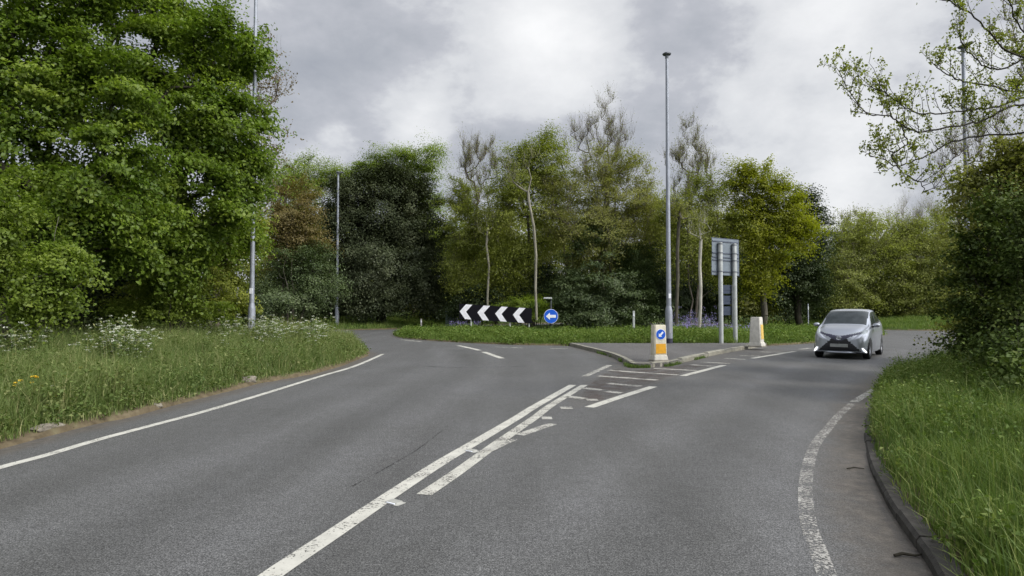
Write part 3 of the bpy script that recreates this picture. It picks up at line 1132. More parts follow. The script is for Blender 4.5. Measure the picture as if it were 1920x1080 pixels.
# --- left verge
make_tree('sycamore_tree', 'big bright green sycamore beside the near left lamp column, reaching towards the road', SYC, at(330, 22),
          [lobe(410, 90, 21.5, 90, 75), lobe(440, 250, 20.5, 70, 85), lobe(345, 215, 21, 110, 95), lobe(380, 370, 20, 105, 85),
           lobe(300, 30, 22, 80, 50), lobe(240, -60, 22, 120, 70), lobe(455, 110, 23.8, 48, 55), lobe(425, 450, 24, 55, 40), lobe(455, 330, 20.5, 50, 70), lobe(320, 480, 20, 90, 55), lobe(270, 330, 20.5, 70, 70), lobe(240, 180, 22.5, 80, 90), lobe(330, 130, 23, 80, 70), lobe(250, 470, 19.5, 60, 50)],
          11, nclump=470, per=190, size=0.135, bark='bark_dark', crad=0.52, trunk_r=0.26, shell=0.5, group=GL, gap=0.14, twigs=900, twig_len=0.8, twig_leaf=2500, tip_r=0.011)
make_tree('sycamore_tree', 'tall green sycamore at the left edge, its crown running off the top corner', SYC, at(70, 18),
          [lobe(70, 100, 18, 140, 110), lobe(170, 170, 17.5, 120, 100), lobe(30, 300, 17, 110, 110), lobe(190, 310, 17, 110, 95),
           lobe(120, -30, 18, 140, 90), lobe(230, 10, 18.5, 70, 60), lobe(-80, 150, 18, 120, 150), lobe(240, 420, 17.5, 90, 80), lobe(140, 410, 17, 90, 70)],
          12, nclump=430, per=190, size=0.125, bark='bark_dark', crad=0.50, trunk_r=0.28, shell=0.45, group=GL, gap=0.12, twigs=900, twig_len=0.7, twig_leaf=2500, tip_r=0.011)
make_tree('field_maple', 'low field maple at the left edge with branches drooping over the dark gap', SYC, at(40, 14.2),
          [lobe(40, 440, 13.6, 95, 75), lobe(95, 520, 13.2, 75, 50), lobe(30, 560, 13.2, 90, 48), lobe(-60, 480, 13.5, 100, 120), lobe(0, 370, 14, 70, 60), lobe(115, 480, 13.4, 40, 30)],
          13, leaf='leaf_hazel', nclump=210, per=150, size=0.085, crad=0.32, trunk_r=0.09, trunks=3, shell=0.4, group=GL, lift=0.45, droop=0.3)
make_tree('hawthorn_bush', 'green hawthorn bush in front of the big sycamore trunk, left of the lamp column', 'bush', at(320, 20.3),
          [lobe(315, 560, 20.5, 70, 45), lobe(250, 585, 20, 50, 30), lobe(375, 580, 21, 50, 30), lobe(330, 520, 21, 60, 30)],
          141, leaf='leaf_hazel', bark='bark_dark', nclump=130, per=120, size=0.085, crad=0.36, trunk_r=0.05, trunks=3, shell=0.3)
make_tree('hornbeam_tree', 'yellowish green hornbeam low behind the near left lamp column', SYC, at(410, 25),
          [lobe(430, 490, 24.5, 55, 60), lobe(360, 530, 23, 70, 45), lobe(270, 560, 22.5, 70, 35), lobe(420, 570, 23, 50, 26), lobe(455, 430, 25, 40, 50), lobe(300, 500, 25, 70, 60)],
          14, leaf='leaf_olive', nclump=170, per=150, size=0.11, crad=0.45, trunk_r=0.10, trunks=2, shell=0.4, group=GL)
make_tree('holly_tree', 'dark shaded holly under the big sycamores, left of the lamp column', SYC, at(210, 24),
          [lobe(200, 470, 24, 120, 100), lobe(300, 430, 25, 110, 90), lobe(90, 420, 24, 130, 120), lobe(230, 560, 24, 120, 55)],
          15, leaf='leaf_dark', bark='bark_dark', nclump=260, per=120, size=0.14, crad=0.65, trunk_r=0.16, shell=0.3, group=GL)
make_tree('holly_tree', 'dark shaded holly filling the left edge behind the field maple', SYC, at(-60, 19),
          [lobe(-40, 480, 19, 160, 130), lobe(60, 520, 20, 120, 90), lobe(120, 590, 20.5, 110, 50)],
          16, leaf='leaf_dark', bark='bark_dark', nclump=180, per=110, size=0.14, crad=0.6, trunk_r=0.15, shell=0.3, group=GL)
make_tree('beech_tree', 'thin bronze leaved beech showing past the edge of the big sycamore', SYC, at(400, 31),
          [lobe(505, 180, 31, 45, 80), lobe(520, 260, 31, 30, 60), lobe(470, 140, 31, 60, 90), lobe(500, 350, 31, 40, 60)],
          17, leaf='leaf_bronze', bark='bark_twig', nclump=120, per=22, size=0.12, crad=0.5, trunk_r=0.14, twigs=420, twig_len=0.9, twig_leaf=700, group=GL, sparse=0.2)
make_tree('copper_bush', 'reddish brown leaved bush between the left lamp column and the dark evergreen', 'bush', at(545, 40),
          [lobe(550, 390, 40, 48, 60), lobe(570, 440, 40, 40, 50), lobe(530, 450, 40, 35, 60)],
          18, leaf='leaf_rust', bark='bark_twig', nclump=110, per=110, size=0.13, crad=0.6, trunk_r=0.10, trunks=2, twigs=300, twig_len=0.7)
make_tree('hawthorn_bush', 'dull green hawthorn bush low between the left lamp columns', 'bush', at(555, 37),
          [lobe(560, 550, 37, 62, 45), lobe(510, 560, 36, 40, 40), lobe(600, 520, 38, 40, 60), lobe(550, 490, 39, 60, 50)],
          19, leaf='leaf_laurel', nclump=130, per=130, size=0.12, crad=0.55, trunk_r=0.08, trunks=3, twigs=200, twig_len=0.6)
# --- beyond the roundabout, left part
make_tree('ash_tree', 'bright green ash crown showing above the reddish bush', SYC, at(570, 62),
          [lobe(575, 330, 62, 60, 45), lobe(545, 370, 62, 45, 70), lobe(620, 340, 63, 50, 40), lobe(560, 450, 62, 70, 70)],
          21, leaf='leaf_bright', nclump=170, per=150, size=0.16, crad=0.85, trunk_r=0.22, twigs=900, twig_len=1.2, twig_leaf=2500, group=GB)
make_tree('ash_tree', 'bright green ash with a knobbly upright top behind the dark round evergreen', SYC, at(775, 63),
          [lobe(735, 310, 63, 50, 35), lobe(790, 300, 63, 42, 30), lobe(812, 295, 62, 20, 30), lobe(800, 370, 63, 40, 60), lobe(690, 325, 64, 50, 25), lobe(770, 440, 62, 60, 70)],
          22, leaf='leaf_bright', nclump=190, per=150, size=0.16, crad=0.8, trunk_r=0.22, twigs=700, twig_len=1.0, twig_leaf=2000, group=GB)
make_tree('holm_oak', 'huge dark round evergreen oak standing beyond the left road', SYC, at(715, 51),
          [lobe(710, 400, 50, 105, 95), lobe(650, 440, 50, 70, 100), lobe(775, 450, 50, 70, 95), lobe(715, 510, 49, 125, 72), lobe(670, 360, 50, 55, 45), lobe(760, 365, 50, 55, 48), lobe(720, 330, 50, 40, 25), lobe(640, 545, 49, 60, 45), lobe(790, 545, 49, 60, 48), lobe(715, 560, 48.5, 90, 34)],
          23, leaf='leaf_holm', bark='bark_dark', nclump=520, per=170, size=0.17, crad=0.78, trunk_r=0.4, shell=0.35, group=GB, gap=0.0, spray=0.25)
# --- on the roundabout
make_tree('willow_tree', 'feathery yellow green willow between the dark round evergreen and the birches', SYC, at(872, 47),
          [lobe(868, 430, 47, 36, 75), lobe(880, 520, 46, 46, 55), lobe(860, 370, 48, 24, 40), lobe(905, 460, 47, 34, 70)],
          24, leaf='leaf_olive', bark='bark_twig', nclump=150, per=120, size=0.13, crad=0.62, trunk_r=0.10, trunks=2, twigs=900, twig_len=1.0, twig_leaf=2600, group=GR)
make_tree('young_ash', 'pale nearly bare ash behind the willow, twigs against the sky', SYC, at(890, 50),
          [lobe(885, 310, 50, 42, 55), lobe(870, 290, 50, 28, 40), lobe(915, 300, 50, 30, 45), lobe(890, 380, 50, 50, 50)],
          25, leaf='leaf_spring', bark='bark_twig', nclump=240, per=4, size=0.10, crad=0.6, trunk_r=0.12, twigs=2600, twig_len=1.0, twig_leaf=3600, group=GR, upness=0.9, shell=0.1, twig_r=0.006)
make_tree('lime_tree', 'dense green lime behind the pale forked birch', SYC, at(1000, 45),
          [lobe(960, 330, 45, 50, 60), lobe(1025, 310, 45, 45, 55), lobe(985, 420, 44, 75, 80), lobe(950, 500, 44, 50, 60), lobe(1030, 265, 45, 18, 18), lobe(978, 275, 45, 18, 18)],
          26, leaf='leaf_olive', nclump=260, per=120, size=0.14, crad=0.7, trunk_r=0.2, twigs=500, twig_len=0.9, twig_leaf=900, group=GR)
make_tree('birch_tree', 'pale slender birch with a forked white trunk behind the black chevron board', SYC, at(1004, 38.5),
          [lobe(960, 320, 38.5, 35, 25), lobe(1005, 300, 38.5, 30, 30)], 27, leaf='leaf_spring', bark='bark_pale', nclump=26, per=26, size=0.10, crad=0.5,
          trunk_r=0.082, tip_r=0.012, twigs=160, twig_len=0.8, twig_leaf=500, group=GR,
          trunk_pts=[W(1006, 600, 38.5), W(1004, 540, 38.5), W(1005, 480, 38.5), W(1001, 425, 38.5), W(992, 380, 38.4), W(990, 360, 38.4), W(996, 335, 38.4), W(990, 312, 38.5)],
          extra=[[W(990, 360, 38.4), W(970, 340, 38.5), W(953, 322, 38.6), W(945, 308, 38.7)]])
make_tree('birch_tree', 'thin pale trunked birch directly above the left half of the chevron board', SYC, at(914, 43),
          [lobe(912, 420, 43, 22, 30)], 28, leaf='leaf_spring', bark='bark_pale', nclump=22, per=30, size=0.10, crad=0.45,
          trunk_r=0.075, tip_r=0.010, twigs=80, twig_leaf=300, group=GR,
          trunk_pts=[W(915, 600, 43), W(914, 560, 43), W(917, 500, 43), W(912, 460, 43), W(914, 430, 43), W(910, 405, 43)])
make_tree('poplar_tree', 'tallest tree on the roundabout, thin and almost bare, left of the tall lamp column', SYC, at(1135, 50),
          [lobe(1135, 235, 50, 42, 62), lobe(1090, 270, 50, 40, 50), lobe(1175, 275, 50, 40, 50), lobe(1140, 330, 50, 75, 60)],
          29, leaf='leaf_spring', bark='bark_twig', nclump=330, per=2, size=0.10, crad=0.6, trunk_r=0.15, twigs=3000, twig_len=1.1, twig_leaf=3800, group=GR, upness=0.9, shell=0.1, twig_r=0.006)
make_tree('field_maple', 'olive brown twiggy maple in the middle of the roundabout, left of the tall lamp column', SYC, at(1120, 43),
          [lobe(1090, 390, 43, 80, 80), lobe(1170, 380, 43, 70, 85), lobe(1120, 450, 42, 100, 70), lobe(1060, 330, 43, 45, 45), lobe(1205, 420, 43, 40, 80), lobe(1150, 310, 43, 60, 40)],
          30, leaf='leaf_brown', bark='bark_twig', nclump=300, per=95, size=0.12, crad=0.62, trunk_r=0.18, twigs=2600, twig_len=1.0, twig_leaf=5000, group=GR)
make_tree('laurel_bush', 'large dark glossy laurel behind the round blue arrow sign', 'bush', at(1135, 41.5),
          [lobe(1130, 520, 41.5, 80, 75), lobe(1080, 560, 41, 50, 48), lobe(1180, 570, 41, 60, 50), lobe(1120, 455, 42, 50, 45), lobe(1195, 510, 42, 40, 60), lobe(1130, 595, 40.2, 84, 22)],
          31, leaf='leaf_laurel', bark='bark_dark', nclump=300, per=130, size=0.15, crad=0.5, trunk_r=0.08, trunks=4, wr=0.5, shell=0.5)
make_tree('elder_bush', 'fresh green elder bush behind the chevron board', 'bush', at(985, 40.5),
          [lobe(980, 580, 40.5, 45, 22), lobe(1005, 572, 41.5, 26, 20), lobe(945, 588, 41, 36, 16)],
          32, leaf='leaf_hazel', nclump=80, per=90, size=0.13, crad=0.4, trunk_r=0.04, trunks=3)
make_tree('bramble_bush', 'dark bramble thicket under the trees behind the chevron board', 'bush', at(925, 44),
          [lobe(930, 560, 45, 70, 35), lobe(870, 570, 46, 40, 30), lobe(990, 530, 45, 60, 50)],
          33, leaf='leaf_dark', bark='bark_dark', nclump=170, per=90, size=0.16, crad=0.6, trunk_r=0.05, trunks=3, shell=0.3)
make_tree('ash_tree', 'thin upright ash with few leaves just right of the tall lamp column', SYC, at(1292, 48),
          [lobe(1292, 255, 48, 34, 55), lobe(1270, 310, 48, 30, 50), lobe(1320, 310, 48, 26, 50), lobe(1290, 370, 48, 45, 50)],
          34, leaf='leaf_spring', bark='bark_twig', nclump=260, per=5, size=0.10, crad=0.6, trunk_r=0.12, twigs=2600, twig_len=1.0, twig_leaf=4600, group=GR, upness=0.9, shell=0.1, twig_r=0.006)
make_tree('hazel_tree', 'olive green hazel with slim bare stems between the tall lamp column and the sign back', SYC, at(1300, 40),
          [lobe(1300, 430, 40, 50, 60), lobe(1265, 400, 40, 36, 60), lobe(1345, 400, 40, 45, 60), lobe(1320, 350, 40, 30, 30), lobe(1275, 480, 40, 34, 50), lobe(1340, 490, 40, 40, 50)],
          35, leaf='leaf_olive', bark='bark_twig', nclump=220, per=75, size=0.12, crad=0.55, trunk_r=0.09, trunks=2, twigs=1500, twig_len=0.8, twig_leaf=3200, group=GR)
make_tree('birch_tree', 'pale slim birch stem left of the sign back, violet flowers at its foot', SYC, at(1312, 33),
          [lobe(1312, 430, 33, 24, 30)], 36, leaf='leaf_spring', bark='bark_white', nclump=26, per=26, size=0.10, crad=0.45, trunk_r=0.085, tip_r=0.01, twigs=60, twig_leaf=240, group=GR,
          trunk_pts=[W(1311, 622, 33), W(1313, 580, 33), W(1314, 540, 33), W(1312, 500, 33), W(1314, 450, 33), W(1310, 410, 33)])
make_tree('young_oak', 'slim brownish oak stem close behind the tall lamp column', SYC, at(1271, 36),
          [lobe(1274, 400, 36, 28, 36)], 37, leaf='leaf_brown', bark='bark_grey', nclump=26, per=40, size=0.11, crad=0.5, trunk_r=0.095, tip_r=0.01, twigs=80, twig_leaf=240, group=GR,
          trunk_pts=[W(1268, 622, 36), W(1269, 570, 36), W(1271, 520, 36), W(1270, 470, 36), W(1274, 400, 36)])
make_tree('oak_tree', 'yellow green oak in fresh leaf to the right of the sign back', SYC, at(1430, 40),
          [lobe(1420, 350, 40, 55, 50), lobe(1470, 400, 39.5, 45, 55), lobe(1400, 420, 40, 45, 60), lobe(1440, 470, 39, 50, 40), lobe(1500, 440, 39.5, 28, 40), lobe(1420, 520, 39.5, 40, 36), lobe(1385, 330, 40, 20, 26)],
          38, leaf='leaf_yellow', bark='bark_grey', nclump=210, per=120, size=0.15, crad=0.55, trunk_r=0.2, shell=0.5, group=GR, twigs=200, twig_leaf=600)
make_tree('yew_tree', 'dark evergreen yew at the right end of the roundabout, behind the yellow green oak', SYC, at(1500, 46),
          [lobe(1515, 460, 46, 38, 90), lobe(1480, 500, 46, 50, 75), lobe(1510, 390, 46, 24, 36), lobe(1425, 545, 46, 60, 40), lobe(1370, 520, 47, 50, 60), lobe(1530, 540, 46, 24, 40)],
          39, leaf='leaf_dark', bark='bark_dark', nclump=240, per=120, size=0.16, crad=0.65, trunk_r=0.25, shell=0.45, group=GR)
make_tree('privet_bush', 'low dark privet bushes under the trees left of the sign back', 'bush', at(1240, 40),
          [lobe(1240, 560, 42, 60, 40), lobe(1290, 550, 44, 50, 45), lobe(1340, 560, 44, 50, 40), lobe(1230, 500, 45, 60, 60)],
          40, leaf='leaf_dark', bark='bark_dark', nclump=170, per=90, size=0.16, crad=0.6, trunk_r=0.05, trunks=3, shell=0.3)
# --- far right beyond the roundabout
GT = 'thicket beyond the far right road'
make_tree('blackthorn_thicket', 'brownish olive thicket right behind the car, left half of the far bank', 'thicket', at(1620, 56),
          [lobe(1600, 480, 55, 62, 65), lobe(1650, 500, 55, 60, 80), lobe(1590, 550, 54, 60, 50), lobe(1640, 440, 56, 50, 32)],
          41, leaf='leaf_thicket', bark='bark_twig', nclump=260, per=100, size=0.16, crad=0.75, trunk_r=0.08, trunks=5, twigs=2600, twig_len=1.2, twig_leaf=5000, group=GT, upness=0.8)
make_tree('blackthorn_thicket', 'olive green thicket on the far bank between the car and the right hedge', 'thicket', at(1720, 56),
          [lobe(1710, 490, 55, 62, 75), lobe(1770, 500, 54, 70, 85), lobe(1720, 560, 54, 75, 40), lobe(1700, 430, 56, 40, 30), lobe(1790, 430, 56, 50, 60)],
          42, leaf='leaf_thicket', bark='bark_twig', nclump=280, per=100, size=0.16, crad=0.75, trunk_r=0.08, trunks=5, twigs=2600, twig_len=1.2, twig_leaf=5000, group=GT, upness=0.8)
make_tree('bare_ash', 'pale bare ash above the far thicket beside the right hedge', SYC, at(1722, 66),
          [lobe(1715, 405, 66, 50, 28), lobe(1745, 415, 66, 36, 34), lobe(1690, 430, 66, 40, 30)],
          43, leaf='leaf_spring', bark='bark_pale', nclump=70, per=4, size=0.12, crad=0.6, trunk_r=0.16, twigs=1500, twig_len=1.7, twig_leaf=500, group=GB, upness=1.1)
make_tree('ash_tree', 'small pale green ash top above the left of the far thicket', SYC, at(1590, 66),
          [lobe(1600, 415, 66, 42, 22), lobe(1570, 430, 66, 26, 26), lobe(1630, 440, 66, 40, 22)],
          44, leaf='leaf_spring', bark='bark_twig', nclump=80, per=40, size=0.16, crad=0.7, trunk_r=0.16, twigs=700, twig_len=1.0, twig_leaf=1500, group=GB)
# --- right verge
make_tree('ivy_hedge', 'tall dark ivy covered hedge at the right edge above the grass verge', 'hedge', at(1990, 12.5),
          [lobe(1900, 470, 12.5, 95, 110), lobe(1880, 600, 12, 80, 70), lobe(1840, 640, 12.5, 50, 40), lobe(1930, 660, 9.6, 60, 50), lobe(1985, 700, 8.6, 60, 60), lobe(1900, 690, 10, 46, 34), lobe(1950, 740, 8.0, 60, 50), lobe(1860, 540, 13, 55, 90), lobe(1960, 620, 10.5, 80, 75), lobe(2050, 500, 10, 150, 200)],
          51, leaf='leaf_ivy', bark='bark_dark', nclump=470, per=150, size=0.072, crad=0.32, trunk_r=0.06, trunks=3, wr=0.75, shell=0.55, gap=0.25, twigs=1300, twig_len=0.75, twig_leaf=5200, twig_r=0.004)
make_tree('hawthorn_hedge', 'olive topped hawthorn hedge behind the dark ivy at the right edge', 'hedge', at(1900, 17),
          [lobe(1880, 350, 13.8, 70, 62), lobe(1930, 310, 13.6, 70, 66), lobe(1960, 420, 13.4, 90, 60), lobe(1835, 400, 17, 42, 70), lobe(1835, 520, 17, 45, 90), lobe(1960, 400, 17, 100, 120), lobe(1860, 610, 16, 70, 60)],
          52, leaf='leaf_brown', bark='bark_dark', nclump=260, per=130, size=0.09, crad=0.38, trunk_r=0.07, trunks=3, shell=0.45, twigs=1500, twig_len=0.7, twig_leaf=5200, twig_r=0.004)
# overhanging maple: its limbs are the ones seen against the sky


def limb(px_pts, Y0, Y1):
    n = len(px_pts)
    return [W(x, y, Y0 + (Y1 - Y0) * i / (n - 1)) for i, (x, y) in enumerate(px_pts)]


limbs = [limb([(2010, 190), (1930, 182), (1870, 200), (1833, 205), (1795, 209), (1730, 213), (1690, 195), (1665, 178), (1640, 165)], 10.4, 9.2),
         limb([(2010, 215), (1930, 195), (1870, 212), (1833, 230), (1780, 237), (1723, 247), (1690, 233), (1665, 217), (1623, 210), (1603, 190), (1582, 155)], 10.2, 9.0),
         limb([(2010, 150), (1950, 120), (1880, 90), (1840, 40), (1790, 10), (1740, -10), (1722, 0)], 10.2, 9.4),
         limb([(2010, 150), (1940, 80), (1900, 30), (1880, -40)], 10.2, 9.8),
         limb([(2010, 170), (1930, 175), (1850, 160), (1800, 150), (1770, 135), (1750, 120)], 10.4, 9.6),
         limb([(2020, 240), (1900, 250), (1800, 262), (1740, 290), (1690, 310), (1655, 298), (1625, 290)], 10.8, 10.0),
         limb([(2010, 130), (1930, 110), (1880, 130), (1840, 120), (1810, 90), (1800, 60)], 10.4, 9.8),
         limb([(1690, 233), (1700, 270), (1672, 290), (1690, 320), (1720, 340), (1735, 360)], 9.3, 9.6)]


def overhang(name, label, cat, basexy, trunk_pts, limbs, seed, leaf, bark):
    rng = np.random.default_rng(seed)
    bz = hz(*basexy)
    O = np.array([basexy[0], basexy[1], bz])
    root = thing(name, tuple(O), label, cat)
    S0, S1, A0, A1 = [], [], [], []

    def add(pts, ra, rb):
        n = len(pts)
        for i in range(n - 1):
            S0.append(pts[i]); S1.append(pts[i + 1])
            A0.append(ra + (rb - ra) * i / (n - 1)); A1.append(ra + (rb - ra) * (i + 1) / (n - 1))
    add(trunk_pts, 0.17, 0.07)
    leaf_at = []

    def twig(p, d, L, r, depth):
        pts = [p]
        n = 4
        for s in range(n):
            d = unit(d + np.array([0, 0, 0.16]) + rng.normal(0, 0.15, 3))
            pts.append(pts[-1] + d * L / n)
        add(pts, r, r * 0.45)
        for s in range(1, n + 1):
            if rng.random() < 0.85:
                leaf_at.append((pts[s], 1.0 if s == n else 0.75))
            if depth > 0 and rng.random() < 0.75:
                side = unit(np.cross(d, rng.normal(size=3)))
                twig(pts[s], unit(d * 0.6 + side * 0.8 + np.array([0, 0, 0.25])), L * rng.uniform(0.35, 0.65), r * 0.6, depth - 1)
    for li, lp in enumerate(limbs):
        sp = spline(np.array(lp), 5)
        sp = sp + rng.normal(0, 0.012, sp.shape)
        add(list(sp), 0.019 if li != 7 else 0.010, 0.006)
        n = len(sp)
        for i in range(3, n, 1):
            d = unit(sp[min(i + 1, n - 1)] - sp[i - 1])
            for _ in range(1 if rng.random() < 0.72 else 0):
                side = unit(np.cross(d, rng.normal(size=3)))
                twig(sp[i], unit(d * 0.55 + side * 0.6 + np.array([0, 0, 0.55])), rng.uniform(0.16, 0.52), 0.006, 1 if rng.random() < 0.6 else 2)
        leaf_at.append((sp[-1], 1.2))
    v_, f_ = frusta(np.array(S0), np.array(S1), np.array(A0), np.array(A1), 5)
    mesh_np('trunk', v_ - O, f_, M[bark], root, smooth=True)
    LP, LL, LT = [], [], []
    for p, s in leaf_at:
        k = rng.integers(1, 4)
        for _ in range(k):
            LP.append(p + rng.normal(0, 0.026, 3))
            LL.append(0.053 * s * rng.uniform(0.6, 1.25))
            LT.append(rng.normal(0.5, 0.2))
    n = len(LP)
    V_, F_, T_ = leaf_cards(np.array(LP), unit(rng.normal(size=(n, 3)) + np.array([0, 0, 0.3])), np.array(LL), 0.7, np.clip(LT, 0, 1), rng)
    mesh_np('crown', V_ - O, F_, M[leaf], root, attrs={'tint': T_})
    return root


bxy = (W(2030, 577, 10.6)[0], 10.6)
overhang('maple_tree', 'sparse maple leaning in from the right edge with budding branches against the sky', SYC, bxy,
         [np.array([bxy[0], bxy[1], hz(*bxy) - 0.05]), W(2035, 560, 10.6), W(2025, 400, 10.6), W(2020, 240, 10.5), W(2005, 140, 10.3), W(1990, 60, 10.2), W(1960, -40, 10)],
         limbs, 61, 'leaf_olive', 'bark_dark')
make_tree('sallow_tree', 'thin twiggy sallow rising from the top of the right hedge', SYC, at(1860, 19),
          [lobe(1790, 330, 19, 45, 50), lobe(1830, 270, 19, 45, 60), lobe(1880, 260, 19, 60, 70), lobe(1760, 290, 19, 30, 40)],
          62, leaf='leaf_spring', bark='bark_twig', nclump=70, per=3, size=0.06, crad=0.4, trunk_r=0.04, trunks=3, twigs=700, twig_len=0.8, twig_leaf=1300, upness=1.0, twig_r=0.005)
make_tree('maple_tree', 'young leafy maple top in the upper right corner above the leaning branches', SYC, at(1960, 14),
          [lobe(1905, 50, 14, 50, 70), lobe(1930, 150, 14, 40, 60), lobe(1980, 20, 14, 90, 120)],
          63, leaf='leaf_spring', bark='bark_twig', nclump=80, per=9, size=0.075, crad=0.30, trunk_r=0.10, twigs=420, twig_len=0.5, twig_leaf=1300, sparse=0.1)

# broad twiggy crowns at the back of the roundabout that close the wood
for k, (px, Y, top, rx, lf, lab) in enumerate([
        (930, 53, 345, 62, 'leaf_spring', 'broad spring green tree at the back of the roundabout between the two birch trunks'),
        (1060, 54, 315, 66, 'leaf_brown', 'broad olive tree at the back of the roundabout right of the forked birch'),
        (1215, 54, 335, 64, 'leaf_brown', 'broad olive tree at the back of the roundabout just left of the tall lamp column'),
        (1345, 53, 350, 56, 'leaf_spring', 'broad spring green tree at the back of the roundabout above the big sign back'),
        (848, 57, 400, 46, 'leaf_bright', 'bright spring green tree between the dark round evergreen and the willow')]):
    mid = (top + 560) / 2
    make_tree('lime_tree', lab, SYC, at(px, Y), [lobe(px, top + 60, Y, rx * 0.8, 55), lobe(px - rx * 0.45, mid, Y, rx * 0.75, 75), lobe(px + rx * 0.45, mid, Y, rx * 0.75, 75), lobe(px, 520, Y, rx * 1.1, 60)],
              400 + k, leaf=lf, bark='bark_twig', nclump=120, per=95, size=0.15, crad=0.75, trunk_r=0.14, twigs=900, twig_len=1.0, twig_leaf=2200, group=GR, shell=0.3, spray=0.5)

# undergrowth
UG = 'undergrowth shrubs on the roundabout'
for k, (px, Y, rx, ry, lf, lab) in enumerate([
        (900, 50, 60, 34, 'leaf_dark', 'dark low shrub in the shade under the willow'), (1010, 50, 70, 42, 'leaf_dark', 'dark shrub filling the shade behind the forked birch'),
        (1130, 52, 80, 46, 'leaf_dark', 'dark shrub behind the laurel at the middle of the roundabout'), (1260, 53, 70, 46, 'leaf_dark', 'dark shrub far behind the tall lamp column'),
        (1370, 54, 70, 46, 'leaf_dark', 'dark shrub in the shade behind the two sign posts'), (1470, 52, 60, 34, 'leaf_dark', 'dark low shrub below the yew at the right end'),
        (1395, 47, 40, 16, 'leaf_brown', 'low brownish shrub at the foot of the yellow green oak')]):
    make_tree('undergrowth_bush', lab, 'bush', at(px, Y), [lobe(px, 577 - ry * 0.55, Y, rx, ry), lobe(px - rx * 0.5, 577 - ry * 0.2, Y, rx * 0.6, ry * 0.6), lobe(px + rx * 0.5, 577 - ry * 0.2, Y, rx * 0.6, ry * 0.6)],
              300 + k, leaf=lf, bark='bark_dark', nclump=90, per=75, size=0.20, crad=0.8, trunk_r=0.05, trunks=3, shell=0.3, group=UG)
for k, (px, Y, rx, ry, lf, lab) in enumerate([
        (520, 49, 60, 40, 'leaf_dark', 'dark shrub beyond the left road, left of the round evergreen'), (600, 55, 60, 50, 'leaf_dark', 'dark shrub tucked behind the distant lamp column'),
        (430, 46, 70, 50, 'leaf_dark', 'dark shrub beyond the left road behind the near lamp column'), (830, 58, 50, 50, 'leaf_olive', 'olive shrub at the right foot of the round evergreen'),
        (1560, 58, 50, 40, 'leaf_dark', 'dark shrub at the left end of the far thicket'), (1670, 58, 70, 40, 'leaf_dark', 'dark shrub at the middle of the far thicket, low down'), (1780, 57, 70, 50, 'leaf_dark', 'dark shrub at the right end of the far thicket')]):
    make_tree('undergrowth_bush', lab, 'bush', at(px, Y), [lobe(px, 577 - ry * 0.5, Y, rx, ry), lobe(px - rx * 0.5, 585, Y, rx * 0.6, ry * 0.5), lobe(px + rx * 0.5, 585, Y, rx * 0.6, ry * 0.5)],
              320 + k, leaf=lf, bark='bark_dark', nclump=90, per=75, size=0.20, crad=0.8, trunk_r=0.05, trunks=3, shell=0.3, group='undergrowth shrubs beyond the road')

# far woodland that closes the view between and behind the nearer trees
rng = np.random.default_rng(77)
fwv, fwf, fwt = [], [], []
nb = 0
for ang in np.linspace(-58, 58, 84):
    rr_ = 84 + rng.uniform(-5, 6)
    x, y = rr_ * math.sin(R(ang)), rr_ * math.cos(R(ang))
    hh = rng.uniform(11.5, 15) if ang < 24 else rng.uniform(8, 10.5)
    gzz = hz(x, y)
    for wk in range(30):
        c = np.array([x + rng.normal(0, 1.8), y + rng.normal(0, 1.8), gzz + (rng.uniform(0.08, 0.9) * hh if wk > 6 else rng.uniform(0.0, 1.6))])
        n_ = 110
        g_ = unit(rng.normal(size=(n_, 3))) * rng.uniform(0.3, 1.1, (n_, 1))
        P_ = c + g_ * np.array([1.7, 1.7, 1.25])
        P_[:, 2] = np.maximum(P_[:, 2], gzz + 0.1)
        v_, f_, t_ = leaf_cards(P_, unit(g_ + rng.normal(0, 0.4, (n_, 3)) + np.array([0, 0, 0.5])), rng.uniform(0.25, 0.5, n_), 0.7,
                                np.clip(rng.normal(0.45, 0.1) + rng.normal(0, 0.12, n_), 0, 1), rng)
        fwv.append(v_); fwf.append(f_ + nb); fwt.append(t_)
        nb += len(v_)
fw = mesh_np('woodland', np.vstack(fwv), np.vstack(fwf), M['leaf_thicket'], attrs={'tint': np.concatenate(fwt)})
tag(fw, 'distant belt of woodland behind the roundabout trees', 'woodland', kind='stuff')

# ------------------------------------------------------------------ street furniture


def arrow_outline(ang, s, cx, cz):
    """white sign arrow pointing left, turned by ang"""
    pts = [(-0.86, 0), (-0.20, 0.62), (-0.20, 0.24), (0.82, 0.24), (0.82, -0.24), (-0.20, -0.24), (-0.20, -0.62)]
    ca, sa = math.cos(ang), math.sin(ang)
    return [(cx + s * (x * ca - z * sa), cz + s * (x * sa + z * ca)) for x, z in pts]


